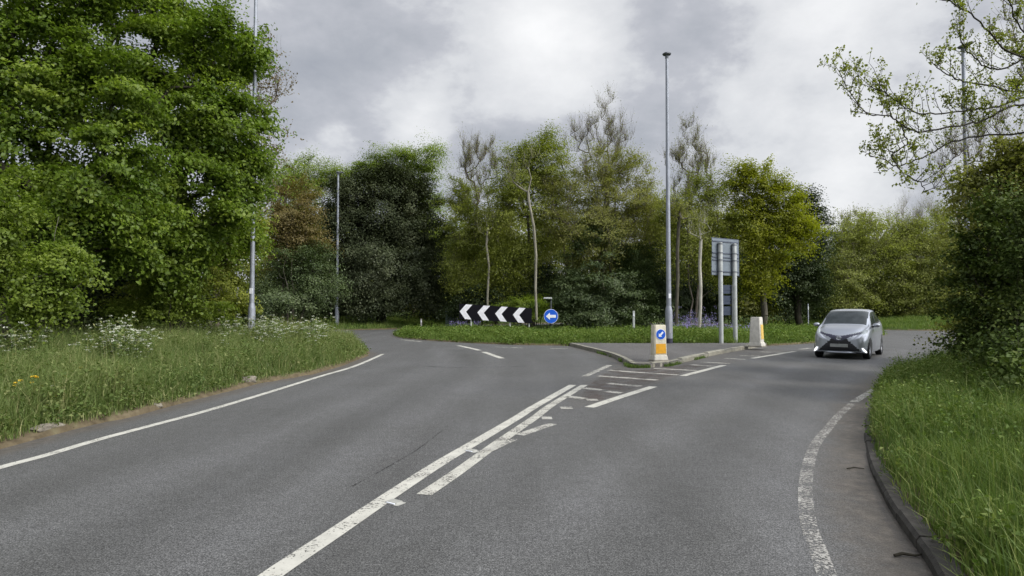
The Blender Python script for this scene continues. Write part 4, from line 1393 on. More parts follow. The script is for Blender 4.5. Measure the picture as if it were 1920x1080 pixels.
def lamp_column(px, Y, hgt, r_base, r_top, label, base_h=1.25, lean=0.0, band=False, lantern=True, head=1.0, facing=0.0):
    x = W(px, 577, Y)[0]
    z = hz(x, Y)
    if inside(np.array([[x, Y]]), pv)[0]:
        z = 0.115
    t_ = thing('lamp_column', (x, Y, z - 0.02), label, 'lamp column', 'street lamp columns', facing)
    mb = MB()
    mb.lathe([(r_base, 0), (r_base, base_h), (r_base * 0.97, base_h + 0.05), (r_base * 0.70, base_h + 0.22)], n=14)
    mb.build('base_section', M['galv'], t_, True)
    mb = MB()
    mb.lathe([(r_base * 0.69, base_h + 0.20), (r_base * 0.60, base_h + 3.5), (r_top, hgt)], n=14)
    mb.build('shaft', M['galv'], t_, True)
    mb = MB()
    mb.box(-0.06, 0.06, -r_base - 0.006, -r_base + 0.03, 0.45, 1.0, 1, 0.006)
    mb.build('access_door', M['door_grey'], t_)
    mb = MB()
    mb.box(-0.05, 0.05, -r_base * 0.70 - 0.008, -r_base * 0.55, base_h + 0.55, base_h + 0.75, 1, 0)
    mb.build('number_plate', M['sign_white'], t_)
    if band:
        mb = MB()
        mb.lathe([(r_base * 1.03, 0.0), (r_base * 1.03, 0.22), (r_base, 0.225)], n=14)
        mb.build('ground_collar', M['black_band'], t_, True)
    if lantern:
        mb = MB()
        mb.lathe([(r_top * 1.25, hgt - 0.10), (r_top * 1.25, hgt + 0.03), (0.17, hgt + 0.05), (0.19, hgt + 0.09), (0.12, hgt + 0.14), (0.03, hgt + 0.17)], n=14)
        mb.poly(*_lantern_head(hgt, head))
        mb.build('lantern', M['galv_dark'], t_, True)
    return t_


def _lantern_head(h, k):
    vs = [(-0.10, -0.10, h + 0.02), (0.10, -0.10, h + 0.02), (0.08, -0.10 - 0.40 * k, h + 0.045), (-0.08, -0.10 - 0.40 * k, h + 0.045),
          (-0.10, -0.10, h + 0.11), (0.10, -0.10, h + 0.11), (0.07, -0.10 - 0.40 * k, h + 0.085), (-0.07, -0.10 - 0.40 * k, h + 0.085)]
    fs = [(0, 1, 2, 3), (7, 6, 5, 4), (0, 4, 5, 1), (1, 5, 6, 2), (2, 6, 7, 3), (3, 7, 4, 0)]
    return vs, fs


lamp_column(1254, 26.2, 12.2, 0.150, 0.058, 'tall pale grey lamp column with a black foot behind the front bollard', 1.35, band=True, head=0.25, facing=R(10))
lamp_column(472, 22.3, 13.4, 0.125, 0.055, 'grey lamp column rising out of the white flowers and through the sycamore', 1.3)
lamp_column(632, 47.5, 11.6, 0.15, 0.07, 'slim distant lamp column in front of the dark round evergreen', 1.3, facing=R(70))
lamp_column(1817, 24.0, 12.0, 0.135, 0.065, 'grey lamp column half hidden by the right hedge and leaning branches', 1.3)

# bollards: internally lit keep-left units, tapered shells on a plinth


def bollard(px, py, w, d, h, rotz, label, back=False):
    g = G(px, py, 0.115)
    tp_ = 0.80 if back else 0.90
    t_ = thing('traffic_bollard', (g[0], g[1], 0.113), label, 'bollard', 'bollards on the splitter island', rotz)
    mb = MB()
    mb.box(-w * 0.62, w * 0.62, -d * 0.66, d * 0.66, 0, 0.05, 0.97, 0.02)
    mb.build('plinth', M['concrete'], t_)
    mb = MB()
    mb.box(-w * 0.56, w * 0.56, -d * 0.60, d * 0.60, 0.05, 0.17, 0.93, 0.025)
    mb.build('foot', M['cream_grey'], t_)
    mb = MB()
    mb.box(-w * 0.5, w * 0.5, -d * 0.5, d * 0.5, 0.165, h, tp_, 0.03)
    mb.build('shell', M['cream'] if not back else M['cream_grey'], t_, True)
    # panels follow the taper of the front face
    tilt = math.atan((d * 0.5 * 0.10) / (h - 0.2))

    def front_y(z):
        return -d * 0.5 * (1 - (1 - tp_) * (z - 0.165) / (h - 0.165 - 0.024)) - 0.003

    def panel(name, outline, mat, off, thick=0.004, parent=t_):
        n = len(outline)
        vs = [(x, front_y(z) - off - thick, z) for x, z in outline] + [(x, front_y(z) - off + 0.002, z) for x, z in outline]
        fs = [tuple(range(n)), tuple(range(2 * n - 1, n - 1, -1))] + [(i, n + i, n + (i + 1) % n, (i + 1) % n) for i in range(n)]
        return MB().poly(vs, fs).build(name, mat, parent)
    ww = w * 0.36
    if back:
        panel('yellow_panel', [(-ww, 0.30), (ww, 0.30), (ww * 0.86, h - 0.28), (-ww * 0.86, h - 0.28)], M['pale_yellow'], 0.002, 0.005)
        return t_
    zc = h - 0.26
    r_ = w * 0.36
    circ = [(math.cos(a) * r_, zc + math.sin(a) * r_) for a in np.linspace(0, 2 * PI, 28, endpoint=False)]
    ringo = [(math.cos(a) * r_ * 1.10, zc + math.sin(a) * r_ * 1.10) for a in np.linspace(0, 2 * PI, 28, endpoint=False)]
    panel('disc_rim', ringo, M['sign_white'], 0.001)
    disc = panel('blue_disc', circ, M['sign_blue'], 0.006)
    panel('arrow', arrow_outline(R(45), r_ * 0.80, 0, zc), M['sign_white'], 0.012, parent=disc)
    ww = w * 0.40
    panel('yellow_panel', [(-ww * 1.02, 0.22), (ww * 1.02, 0.22), (ww * 0.97, h - 0.52), (-ww * 0.97, h - 0.52)], M['amber'], 0.002, 0.005)
    return t_


bollard(1235, 677, 0.38, 0.28, 1.01, R(14), 'cream bollard with blue arrow disc and yellow panel facing the camera')
bollard(1419, 650, 0.40, 0.44, 1.13, R(50), 'plain sided cream bollard turned away, a yellow panel on its right side', back=True)

# sign seen from behind on two posts
ps = W(1365, 577, 26.5)
t_ = thing('road_sign', (ps[0], 26.5, 0.113), 'large grey road sign seen from behind on two pale posts', 'road sign', None, R(33))
for sx in (-0.46, 0.46):
    MB().lathe([(0.092, 0.0), (0.092, 4.22), (0.085, 4.24)], sx, 0, n=12).build('post', M['post_pale'], t_, True)
mb = MB()
mb.box(-0.88, 0.88, 0.105, 0.125, 2.88, 3.62)
mb.box(-0.85, 0.88, 0.105, 0.125, 3.635, 4.42)
plate = mb.build('panel', M['sign_back'], t_)
mb = MB()
for z in (3.02, 3.50, 3.625, 3.80, 4.30):
    mb.box(-0.84, 0.84, 0.075, 0.108, z - 0.022, z + 0.022)
mb.build('rail', M['sign_rail'], plate)
for sx in (-0.46, 0.46):
    for z in (3.02, 3.50, 3.80, 4.18):
        MB().lathe([(0.105, z - 0.02), (0.105, z + 0.02)], sx, 0, n=12).build('clip', M['galv_dark'], t_)
mb = MB()
mb.box(-0.905, 0.905, 0.098, 0.132, 4.42, 4.445)
mb.box(-0.905, 0.905, 0.098, 0.132, 2.86, 2.878)
mb.box(0.882, 0.905, 0.098, 0.132, 2.88, 4.42)
mb.build('edge_trim', M['sign_rail'], plate)

# second, further sign behind it
Y = 36.0
x = W(1362, 577, Y)[0]
t_ = thing('road_sign', (x, Y, hz(x, Y) - 0.02), 'dark smaller sign back with horizontal rails, behind the big sign', 'road sign', None, R(20))
for sx in (-0.42, 0.42):
    MB().lathe([(0.045, 0), (0.045, 2.75)], sx, 0, n=10).build('post', M['galv_dark'], t_, True)
for z in (1.0, 1.62, 2.24):
    pl2 = MB().box(-0.40, 0.40, 0.06, 0.08, z, z + 0.50).build('panel', M['slat_dark'], t_)
    MB().box(-0.38, 0.38, 0.045, 0.062, z + 0.2, z + 0.26).build('rail', M['slat_dark'], pl2)

# chevron board
Y = 38.0
pc = W(929, 588, Y)
zc = pc[2]
gzb = hz(pc[0], Y)
t_ = thing('chevron_board', (pc[0], Y, gzb), 'long black board with four white chevrons pointing left', 'road sign', None, 0)
kx = Y / F
bw, bh = 136 * kx / 2, 28.5 * kx / 2
sl = -8.5 / 133.0
zl = zc - gzb


def slope(pts):
    return [(x, z + x * sl + zl) for x, z in pts]


board = MB().prism_xz(slope([(-bw, -bh), (bw, -bh), (bw, bh), (-bw, bh)]), -0.02, 0.02).build('board', M['chev_black'], t_)
pit = 33.2 * kx
for i in range(4):
    x0 = -bw + 0.03 + i * pit
    wch = 12.0 * kx
    tipx = 12.5 * kx
    o_ = [(x0, 0), (x0 + tipx * 0.95, bh - 0.012), (x0 + tipx * 0.95 + wch, bh - 0.012), (x0 + wch, 0), (x0 + tipx * 0.8 + wch, -bh + 0.012), (x0 + tipx * 0.8, -bh + 0.012)]
    MB().prism_xz(slope(o_), -0.026, -0.018).build('chevron', M['chev_white'], board)
for px in (883, 956, 992):
    xx = W(px, 577, Y)[0] - pc[0]
    MB().lathe([(0.05, -0.1), (0.05, zl + xx * sl + bh * 0.8)], xx, 0.075, n=10).build('post', M['post_pale'], t_, True)

# blue arrow sign with its own little lamp
Y = 36.6
pb = W(1033, 593, Y)
gzb = hz(pb[0], Y)
t_ = thing('arrow_sign', (pb[0], Y, gzb), 'round blue sign with a white left arrow and small lamp above it', 'road sign', None, R(3))
h_ = pb[2] - gzb
rr_ = 12.8 * Y / F
MB().lathe([(rr_ * 1.05, -0.035), (rr_ * 1.05, 0.0)], 0, 0, n=32, axis='y', o=(0, 0, h_)).build('rim', M['sign_white'], t_)
dsc = MB().lathe([(rr_, -0.044), (rr_, -0.03)], 0, 0, n=32, axis='y', o=(0, 0, h_)).build('blue_disc', M['sign_blue'], t_)
MB().prism_xz(arrow_outline(0, rr_ * 0.86, 0, h_), -0.055, -0.04).build('arrow', M['sign_white'], dsc)
MB().lathe([(0.085, -0.05), (0.085, h_ - 0.15)], 0, 0.09, n=10).build('post', M['black_plastic'], t_, True)
MB().tube([(0.02, 0.09, h_ - 0.2), (0.02, 0.09, h_ + 0.9), (0.0, 0.0, h_ + 1.05), (-0.02, -0.10, h_ + 1.06)], 0.022).build('lamp_arm', M['galv_dark'], t_)
MB().box(-0.46, 0.06, -0.20, -0.06, h_ + 1.03, h_ + 1.11, 0.9, 0.02).build('sign_lamp', M['post_pale'], t_)

# small posts


def marker(px, Y, h, r, label, mat, square=False, cat='marker post', name='marker_post', grp='marker posts on the verges'):
    x = W(px, 577, Y)[0]
    t_ = thing(name, (x, Y, hz(x, Y) - 0.05), label, cat, grp)
    mb = MB()
    if square:
        mb.box(-r, r, -r, r, 0, h, 0.96, r * 0.25)
    else:
        mb.lathe([(r, 0), (r, h - 0.01), (r * 0.7, h)], n=10)
    mb.build('post', M[mat], t_, not square)
    MB().box(-r * 0.6, r * 0.6, -r - 0.012, -r + 0.004, h * 0.78, h * 0.90).build('reflector', M['sign_white'], t_)


marker(1188, 33.0, 1.28, 0.055, 'short pale post in front of the laurel, left of the front bollard', 'post_pale', True)
marker(790, 45.0, 1.15, 0.055, 'small pale post before the dark round evergreen, left of the chevron board', 'wood_post', True)
marker(1515, 44.0, 1.8, 0.045, 'thin bluish grey post left of the car under the dark yew', 'galv')
marker(444, 26.5, 3.0, 0.055, 'thin grey pole just left of the near left lamp column', 'door_grey')

# cabinet
Y = 47.0
x = W(846, 577, Y)[0]
t_ = thing('utility_cabinet', (x, Y, hz(x, Y) - 0.03), 'dull green utility cabinet left of the chevron board under the willow', 'cabinet')
MB().box(-0.42, 0.42, -0.2, 0.2, 0.0, 1.25, 1.0, 0.02).build('case', M['cabinet_green'], t_)
for sx in (-0.2, 0.2):
    dr = MB().box(sx - 0.185, sx + 0.185, -0.215, -0.19, 0.12, 1.15, 1, 0.008).build('door', M['cabinet_green'], t_)
    MB().box(sx - 0.02, sx + 0.02, -0.235, -0.212, 0.62, 0.74).build('handle', M['galv_dark'], dr)
MB().box(-0.45, 0.45, -0.23, 0.23, 1.25, 1.30, 0.94, 0.02).build('lid', M['cabinet_green'], t_)

# ------------------------------------------------------------------ small things on the road and verge


def lumpy(name, c, dims, seed, mat, label, cat, rotz=0, grp=None):
    import bmesh
    rng = np.random.default_rng(seed)
    bm = bmesh.new()
    bmesh.ops.create_icosphere(bm, subdivisions=3, radius=1.0)
    ph = rng.uniform(0, 6, 9)
    for v_ in bm.verts:
        q = v_.co
        s = 1 + 0.13 * math.sin(q.x * 3 + ph[0]) * math.sin(q.y * 3.4 + ph[1]) + 0.09 * math.sin(q.z * 6 + q.x * 5 + ph[2]) + 0.06 * math.sin(q.y * 9 + ph[3])
        k = max(abs(q.x), abs(q.y), abs(q.z))
        s *= 0.55 + 0.45 / k * 0.8
        v_.co = Vector((q.x * dims[0] * s, q.y * dims[1] * s, q.z * dims[2] * s))
    me = bpy.data.meshes.new(name)
    for f in bm.faces:
        f.smooth = True
    bm.to_mesh(me)
    bm.free()
    me.materials.append(M[mat])
    o = bpy.data.objects.new(name, me)
    C.objects.link(o)
    o.location = c
    o.rotation_euler = (0.05, 0.03, rotz)
    return tag(o, label, cat, grp)


g = G(470, 716, 0.08)
lumpy('kerb_stone', (g[0] - 0.1, g[1] + 0.15, 0.10), (0.18, 0.10, 0.085), 1, 'stone', 'pale broken stone at the road edge below the near left lamp column', 'stone', R(75), 'stones at the left road edge')
g = G(88, 804, 0.08)
lumpy('kerb_stone', (g[0] - 0.06, g[1] + 0.1, 0.075), (0.26, 0.09, 0.06), 2, 'stone', 'long pale stone half buried at the near left road edge', 'stone', R(85), 'stones at the left road edge')
g = G(300, 762, 0.05)
lumpy('kerb_stone', (g[0] - 0.08, g[1] + 0.05, 0.05), (0.09, 0.06, 0.045), 3, 'stone', 'small stone at the left road edge between the two bigger stones', 'stone', R(40), 'stones at the left road edge')

for px, py, lab in ((740, 943, 'pale road stud beside the middle of the centre line'), (884, 846, 'pale road stud between the two white centre lines')):
    g = G(px, py)
    t_ = thing('road_stud', (g[0], g[1], 0.003), lab, 'road stud', 'road studs along the centre line', R(-35))
    MB().box(-0.085, 0.085, -0.055, 0.055, 0.0, 0.014, 0.72, 0.012).build('body', M['stud'], t_)
    MB().box(-0.045, 0.045, -0.052, -0.036, 0.004, 0.010).build('reflector', M['sign_white'], t_)

g = G(1706, 1045)
o = MB().tube([(-0.10, 0.0, 0.012), (-0.04, 0.012, 0.02), (0.03, -0.006, 0.014), (0.10, 0.01, 0.018)], [0.009, 0.011, 0.008, 0.004], 6).build('twig', M['bark_dark'])
o.location = (g[0], g[1], 0)
tag(o, 'dark broken twig on the road by the near right kerb', 'twig')
g = G(1603, 880)
o = MB().tube([(-0.08, 0.0, 0.008), (0.0, 0.02, 0.014), (0.09, -0.006, 0.008)], [0.005, 0.006, 0.004], 6).build('twig', M['bark_dark'])
o.location = (g[0], g[1], 0)
tag(o, 'thin twig on the dusty strip where the right kerb disappears', 'twig')

# ------------------------------------------------------------------ flowers


def parsley_mesh(seed, h):
    """cow parsley: branching stems with flat white umbels"""
    rng = np.random.default_rng(seed)
    S0, S1, A0, A1 = [], [], [], []
    LP, LN, LL = [], [], []
    GP_, GN_, GL_ = [], [], []
    for s in range(4):
        a = rng.uniform(0, 6.28)
        p = np.array([0.0, 0.0, 0.0])
        d = unit(np.array([0.32 * math.cos(a), 0.32 * math.sin(a), 1.0]))
        hh = h * rng.uniform(0.75, 1.0)
        for k in range(4):
            q = p + d * hh / 4
            S0.append(p); S1.append(q); A0.append(0.006); A1.append(0.005)
            p = q
            d = unit(d + rng.normal(0, 0.08, 3))
            for _ in range(14):
                GP_.append(p + rng.normal(0, 0.09, 3) * np.array([1, 1, 0.7])); GN_.append(unit(rng.normal(0, 0.4, 3) + np.array([0, 0, 1]))); GL_.append(rng.uniform(0.05, 0.11))
            if k >= 1:
                for _ in range(1 if rng.random() < 0.6 else 2):
                    e = p + unit(d * 0.8 + rng.normal(0, 0.6, 3) + np.array([0, 0, 0.2])) * rng.uniform(0.05, 0.26)
                    S0.append(p); S1.append(e); A0.append(0.004); A1.append(0.003)
                    rad = rng.uniform(0.035, 0.065)
                    m_ = 16
                    an, rd = rng.uniform(0, 6.28, m_), rad * np.sqrt(rng.random(m_))
                    for q1, q2 in zip(an, rd):
                        LP.append(e + np.array([q2 * math.cos(q1), q2 * math.sin(q1), rng.uniform(-0.012, 0.016)]))
                        LN.append(unit(rng.normal(0, 0.7, 3) + np.array([0, 0, 1])))
                        LL.append(rng.uniform(0.018, 0.032))
    v_, f_ = frusta(np.array(S0), np.array(S1), np.array(A0), np.array(A1), 4)
    lv = leaf_cards(np.array(LP), np.array(LN), np.array(LL), 0.9, np.full(len(LP), 0.5), rng)
    gv = leaf_cards(np.array(GP_), np.array(GN_), np.array(GL_), 0.5, np.clip(rng.normal(0.5, 0.2, len(GP_)), 0, 1), rng)
    return (v_, f_), lv, gv


protos = []
for k in range(4):
    st, fl, lf = parsley_mesh(200 + k, 0.85 + 0.12 * k)
    protos.append((st, fl, lf))
rng = np.random.default_rng(99)
spots = []


def scatter(n, px0, px1, Y0, Y1, dmin, dmax, s0=0.8, s1=1.15):
    c = 0
    while c < n:
        Y = rng.uniform(Y0, Y1)
        x = W(rng.uniform(px0, px1), 577, Y)[0]
        sd, reg = road_sdf(np.array([[x, Y]]))
        if reg[0] == 0 and dmin < sd[0] < dmax:
            spots.append((x, Y, rng.uniform(s0, s1)))
            c += 1


scatter(17, 165, 275, 12.5, 15.5, 1.6, 5, 0.8, 1.05)
scatter(30, 470, 605, 18, 22.5, 1.0, 5, 0.75, 1.05)
scatter(8, 290, 450, 17, 22, 1.5, 6, 0.7, 1.0)
scatter(6, 590, 665, 22, 28, 0.4, 4, 0.65, 0.9)
scatter(4, 0, 70, 11.5, 13.5, 2.2, 5, 0.8, 1.0)
GPARS = 'cow parsley plants in the left verge'
LPARS = 'frothy white cow parsley plant in the tall grass of the left verge'
roots = []
for k in range(4):
    (sv, sf), (fv, ff, ft), (lv, lf, lt) = protos[k]
    r_ = thing('cow_parsley', (0, 0, 0), LPARS, 'wildflower', GPARS)
    mesh_np('stem', sv, sf, M['stem_green'], r_)
    mesh_np('blossom', fv, ff, M['white_petal'], r_)
    mesh_np('foliage', lv, lf, M['grass_left'], r_, attrs={'tint': lt})
    roots.append(r_)
for i, (x, y, s) in enumerate(spots):
    src = roots[i % 4]
    if i < 4:
        o = src
    else:
        o = src.copy()
        C.objects.link(o)
        for ch in src.children:
            c_ = ch.copy()
            C.objects.link(c_)
            c_.parent = o
    o.location = (x, y, hz(x, y) - 0.03)
    hs_ = s * rng.uniform(0.72, 1.12)
    o.scale = (s * 1.1, s * 1.1, hs_)
    o.rotation_euler = (0, 0, rng.uniform(0, 6.28))


def flower(px, py, Y, h, r, mat, label, cat='wildflower', name='yellow_flower', grp=None, heads=1):
    p_ = W(px, py, Y)
    z0 = hz(p_[0], Y)
    h = max(p_[2] - z0, 0.15)
    rng = np.random.default_rng(int(px * 7 + py))
    t_ = thing(name, (p_[0], Y, z0 - 0.02), label, cat, grp)
    MB().tube([(0, 0, 0), (0.01, 0.0, h * 0.6), (0.0, -0.01, h)], [0.005, 0.004, 0.003], 5).build('stem', M['stem_green'], t_)
    P_, N_, L_ = [], [], []
    for k in range(heads):
        c = np.array([rng.normal(0, 0.05) if k else 0, rng.normal(0, 0.03) if k else 0, h + (rng.normal(0, 0.035) if k else 0)])
        for q in range(9):
            a = q * 2 * PI / 9
            dd = np.array([math.cos(a), math.sin(a), 0.3])
            P_.append(c + dd * r * 0.5)
            N_.append(unit(np.array([-dd[0] * 0.7, -dd[1] * 0.7 - 0.3, 0.8])))
            L_.append(r * 1.1)
    v_, f_, tt = leaf_cards(np.array(P_), np.array(N_), np.array(L_), 0.8, np.full(len(P_), 0.5), rng)
    mesh_np('blossom', v_, f_, M[mat], t_)


for px, py, Y, n_, lab in ((30, 716, 8.5, 3, 'orange yellow flower clump nearest the left edge of the verge'),
                           (66, 704, 8.9, 4, 'tallest orange yellow flower clump in the near left verge'),
                           (103, 742, 8.6, 1, 'lowest yellow flower in the near left verge, near the road'),
                           (118, 746, 8.8, 1, 'small yellow flower furthest right in its clump on the left verge'),
                           (151, 687, 10.2, 1, 'lone small yellow flower further back in the left verge')):
    flower(px, py, Y, 0.4, 0.026 + 0.002 * n_, 'yellow_petal', lab, grp='yellow flowers in the left verge', heads=n_)
flower(97, 722, 9.0, 0.4, 0.03, 'white_petal', 'pale flower beside the yellow ones in the near left verge', name='white_flower', heads=2)
flower(1705, 826, 7.3, 0.3, 0.022, 'yellow_petal', 'single dandelion in the grass of the right verge', name='dandelion')
flower(1861, 851, 6.2, 0.3, 0.022, 'white_petal', 'small white flower in the middle of the right verge grass', name='white_flower', heads=2)
flower(1913, 803, 6.4, 0.4, 0.028, 'white_petal', 'white flower at the right edge below the dark hedge', name='white_flower', heads=3)
flower(1684, 693, 11.5, 0.4, 0.03, 'white_petal', 'pale seed head at the far tip of the right verge', name='white_flower')

# bluebells under the roundabout trees
rng = np.random.default_rng(8)
P_, N_, L_ = [], [], []
for px0, px1, Y0, Y1, n_ in ((1258, 1345, 32, 39, 1700), (1350, 1420, 30, 36, 420), (845, 900, 40, 44, 420), (1335, 1385, 31, 34, 200)):
    for _ in range(n_ // 12):
        Y = rng.uniform(Y0, Y1)
        x = W(rng.uniform(px0, px1), 577, Y)[0]
        z = hz(x, Y) + rng.uniform(0.30, 0.55) + (max(Y - 34, 0) * rng.uniform(0, 0.22) if px0 == 1258 else 0)
        for q in range(12):
            P_.append((x + rng.normal(0, 0.10), Y + rng.normal(0, 0.10), z + rng.normal(0, 0.06)))
            N_.append(unit(rng.normal(size=3)))
            L_.append(rng.uniform(0.035, 0.07))
v_, f_, tt = leaf_cards(np.array(P_), np.array(N_), np.array(L_), 0.7, np.full(len(P_), 0.5), rng)
bl = mesh_np('bluebells', v_, f_, M['violet_petal'])
tag(bl, 'hazy violet bluebells in the grass under the roundabout trees', 'wildflowers', kind='stuff')

# ------------------------------------------------------------------ car
m, t, out = new_mat('car_silver')
p = t.add('ShaderNodeBsdfPrincipled')
p.inputs['Base Color'].default_value = (0.44, 0.465, 0.51, 1)
p.inputs['Metallic'].default_value = 0.7
p.inputs['Roughness'].default_value = 0.34
p.inputs['Coat Weight'].default_value = 0.6
p.inputs['Coat Roughness'].default_value = 0.06
tcn = t.add('ShaderNodeTexCoord')
t.link(t.maprange(t.noise(tcn.outputs['Object'], 2.5, 5, 0.6), 0.3, 0.7, 0.26, 0.44), p.inputs['Roughness'])
t.link(p.outputs[0], out.inputs[0])
M['car_silver'] = m
m, t, out = new_mat('car_glass')
p = t.add('ShaderNodeBsdfPrincipled')
p.inputs['Base Color'].default_value = (0.030, 0.040, 0.043, 1)
p.inputs['Roughness'].default_value = 0.06
p.inputs['Specular IOR Level'].default_value = 0.38
tcn = t.add('ShaderNodeTexCoord')
t.link(t.ramp(t.noise(tcn.outputs['Object'], 3.0, 3, 0.5), [(0.35, (0.022, 0.030, 0.032)), (0.65, (0.05, 0.062, 0.066))]), p.inputs['Base Color'])
t.link(p.outputs[0], out.inputs[0])
M['car_glass'] = m
M['car_black'] = principled('car_black', (0.010, 0.010, 0.013), 0.38, 0, 0.1, 5, 0.5)
M['car_trim'] = principled('car_trim', (0.05, 0.05, 0.085), 0.3, 0, 0.1, 5, 0.5)
M['tyre'] = principled('tyre', (0.014, 0.014, 0.015), 0.8, 0, 0.2, 20, 0.3)
M['rim'] = principled('rim', (0.36, 0.37, 0.39), 0.35, 0.7, 0.1, 10)
M['lens'] = principled('lens', (0.42, 0.46, 0.46), 0.15, 0.1, 0.5, 14, 0.6)
M['plate'] = principled('plate', (0.30, 0.31, 0.30), 0.5, 0, 0.18, 9)
M['chrome'] = principled('chrome', (0.66, 0.68, 0.72), 0.15, 1.0, 0.05, 6)
m, t, out = new_mat('running_light')
e = t.add('ShaderNodeEmission')
e.inputs[0].default_value = (0.95, 0.97, 1, 1)
e.inputs[1].default_value = 1.5
t.link(e.outputs[0], out.inputs[0])
M['running_light'] = m

#        x      zl    w     zb    wb    zt    wt
ST = [(1.745, 0.30, 0.40, 0.56, 0.38, 0.62, 0.26),
      (1.72, 0.24, 0.56, 0.60, 0.52, 0.66, 0.36),
      (1.64, 0.19, 0.69, 0.67, 0.63, 0.74, 0.47),
      (1.48, 0.17, 0.765, 0.76, 0.70, 0.835, 0.56),
      (1.25, 0.17, 0.795, 0.85, 0.735, 0.92, 0.62),
      (1.02, 0.17, 0.805, 0.91, 0.75, 0.975, 0.655),
      (0.86, 0.17, 0.806, 0.935, 0.752, 1.01, 0.665),
      (0.62, 0.17, 0.807, 0.955, 0.753, 1.155, 0.648),
      (0.35, 0.17, 0.807, 0.97, 0.753, 1.31, 0.622),
      (0.05, 0.17, 0.807, 0.985, 0.753, 1.425, 0.600),
      (-0.35, 0.17, 0.807, 1.00, 0.753, 1.470, 0.60),
      (-0.80, 0.17, 0.807, 1.03, 0.75, 1.460, 0.59),
      (-1.20, 0.18, 0.800, 1.06, 0.738, 1.405, 0.56),
      (-1.48, 0.20, 0.780, 1.06, 0.715, 1.285, 0.50),
      (-1.62, 0.23, 0.745, 1.01, 0.68, 1.11, 0.49),
      (-1.70, 0.28, 0.68, 0.90, 0.60, 0.96, 0.42),
      (-1.72, 0.34, 0.56, 0.76, 0.48, 0.82, 0.30)]
ST = np.array(ST)
NXS, NR = 190, 76
tx = np.linspace(0, len(ST) - 1, NXS)


def cr_interp(A, tq):
    out = []
    for q in tq:
        i = min(int(q), len(A) - 2)
        f = q - i
        p0, p1, p2, p3 = A[max(i - 1, 0)], A[i], A[i + 1], A[min(i + 2, len(A) - 1)]
        out.append(0.5 * ((2 * p1) + (p2 - p0) * f + (2 * p0 - 5 * p1 + 4 * p2 - p3) * f * f + (3 * p1 - p0 - 3 * p2 + p3) * f ** 3))
    return np.array(out)


SS = cr_interp(ST, tx)
verts = []
for x_, zl, w, zb, wb, zt, wt in SS:
    prof = np.array([(0, zl), (w * 0.55, zl), (w * 0.90, zl + 0.005), (w * 0.985, zl + 0.07), (w, (zl + zb) * 0.5), (w * 0.992, zb - 0.12), (wb + 0.012, zb - 0.015), (wb, zb + 0.012),
                     ((wb + wt) / 2 + 0.012, (zb + zt) / 2), (wt + 0.02, zt - 0.055), (wt * 0.86, zt - 0.012), (wt * 0.5, zt + 0.004), (0, zt + 0.008)])
    half = cr_interp(prof, np.linspace(0, len(prof) - 1, NR // 2 + 1))
    ring = [(x_, y_, z_) for y_, z_ in half] + [(x_, -y_, z_) for y_, z_ in half[-2:0:-1]]
    verts.append(ring)
NRr = len(verts[0])
CV = np.array(verts).reshape(-1, 3)
CV0 = CV.copy()
idx = np.arange(NXS * NRr).reshape(NXS, NRr)
Q = np.stack([idx[:-1], np.roll(idx, -1, 1)[:-1], np.roll(idx, -1, 1)[1:], idx[1:]], -1).reshape(-1, 4)
# front and rear caps: fans of quads across the first and last ring
h2 = NRr // 2


def nose_rings(ring, sgn, first):
    """close an end with shrinking rings so that its faces stay small"""
    global CV, CV0
    c = CV[ring].mean(0)
    prev = ring
    qs = []
    for s_ in (0.86, 0.72, 0.58, 0.44, 0.30, 0.16, 0.04):
        new = c + (CV[ring] - c) * np.array([1, s_, s_])
        new[:, 0] = CV[ring][:, 0] + sgn * 0.014 * (1 - s_ * s_)
        st = len(CV)
        CV = np.vstack([CV, new])
        cur = np.arange(st, st + len(ring))
        for i in range(len(ring)):
            j = (i + 1) % len(ring)
            qs.append([prev[i], cur[i], cur[j], prev[j]] if first else [prev[i], prev[j], cur[j], cur[i]])
        prev = cur
    return qs


capf = nose_rings(idx[0], 1, True)
capr = nose_rings(idx[-1], -1, False)
CV0 = CV.copy()
Q = np.vstack([Q, capf, capr])
cq = CV0[Q].mean(1)
lift_ = np.clip((CV0[:, 2] - 0.17) / 0.5, 0, 1)
CV = CV0 * np.array([1.0, 0.975, 1.0])
CV[:, 2] += lift_ * 0.055 * (CV0[:, 2] / 1.0)
X, Yc, Z = cq[:, 0], cq[:, 1], cq[:, 2]
aY = np.abs(Yc)


def prof_at(col):
    return np.interp(-X, -SS[:, 0], SS[:, col])


zb_, zt_, wt_, w_ = prof_at(3), prof_at(5), prof_at(6), prof_at(2)
cls = np.zeros(len(Q), int)            # 0 body
top_side = Z > zb_ + 0.02
# windscreen
ws = (X > 0.10) & (X < 0.845) & (Z > zb_ + 0.035) & (aY < wt_ - 0.012 + 0.03 * (X < 0.5)) & (Z > zt_ - 0.075)
cls[ws] = 1
# rear window
rw = (X < -1.40) & (X > -1.63) & (aY < wt_ - 0.03) & (Z > zt_ - 0.08)
cls[rw] = 2
# side windows, front and rear door
sw = (Z > zb_ + 0.035) & (Z < zt_ - 0.085) & (aY > wt_ * 0.9) & (X < 0.58) & (X > -1.22) & (Z < 0.93 + (0.66 - X) * 0.78)
fr_l, rr_l = sw & (X > -0.22), sw & (X < -0.29)
cls[fr_l & (Yc > 0)] = 3
cls[fr_l & (Yc < 0)] = 4
cls[rr_l & (Yc > 0)] = 5
cls[rr_l & (Yc < 0)] = 6
front = X > 1.18
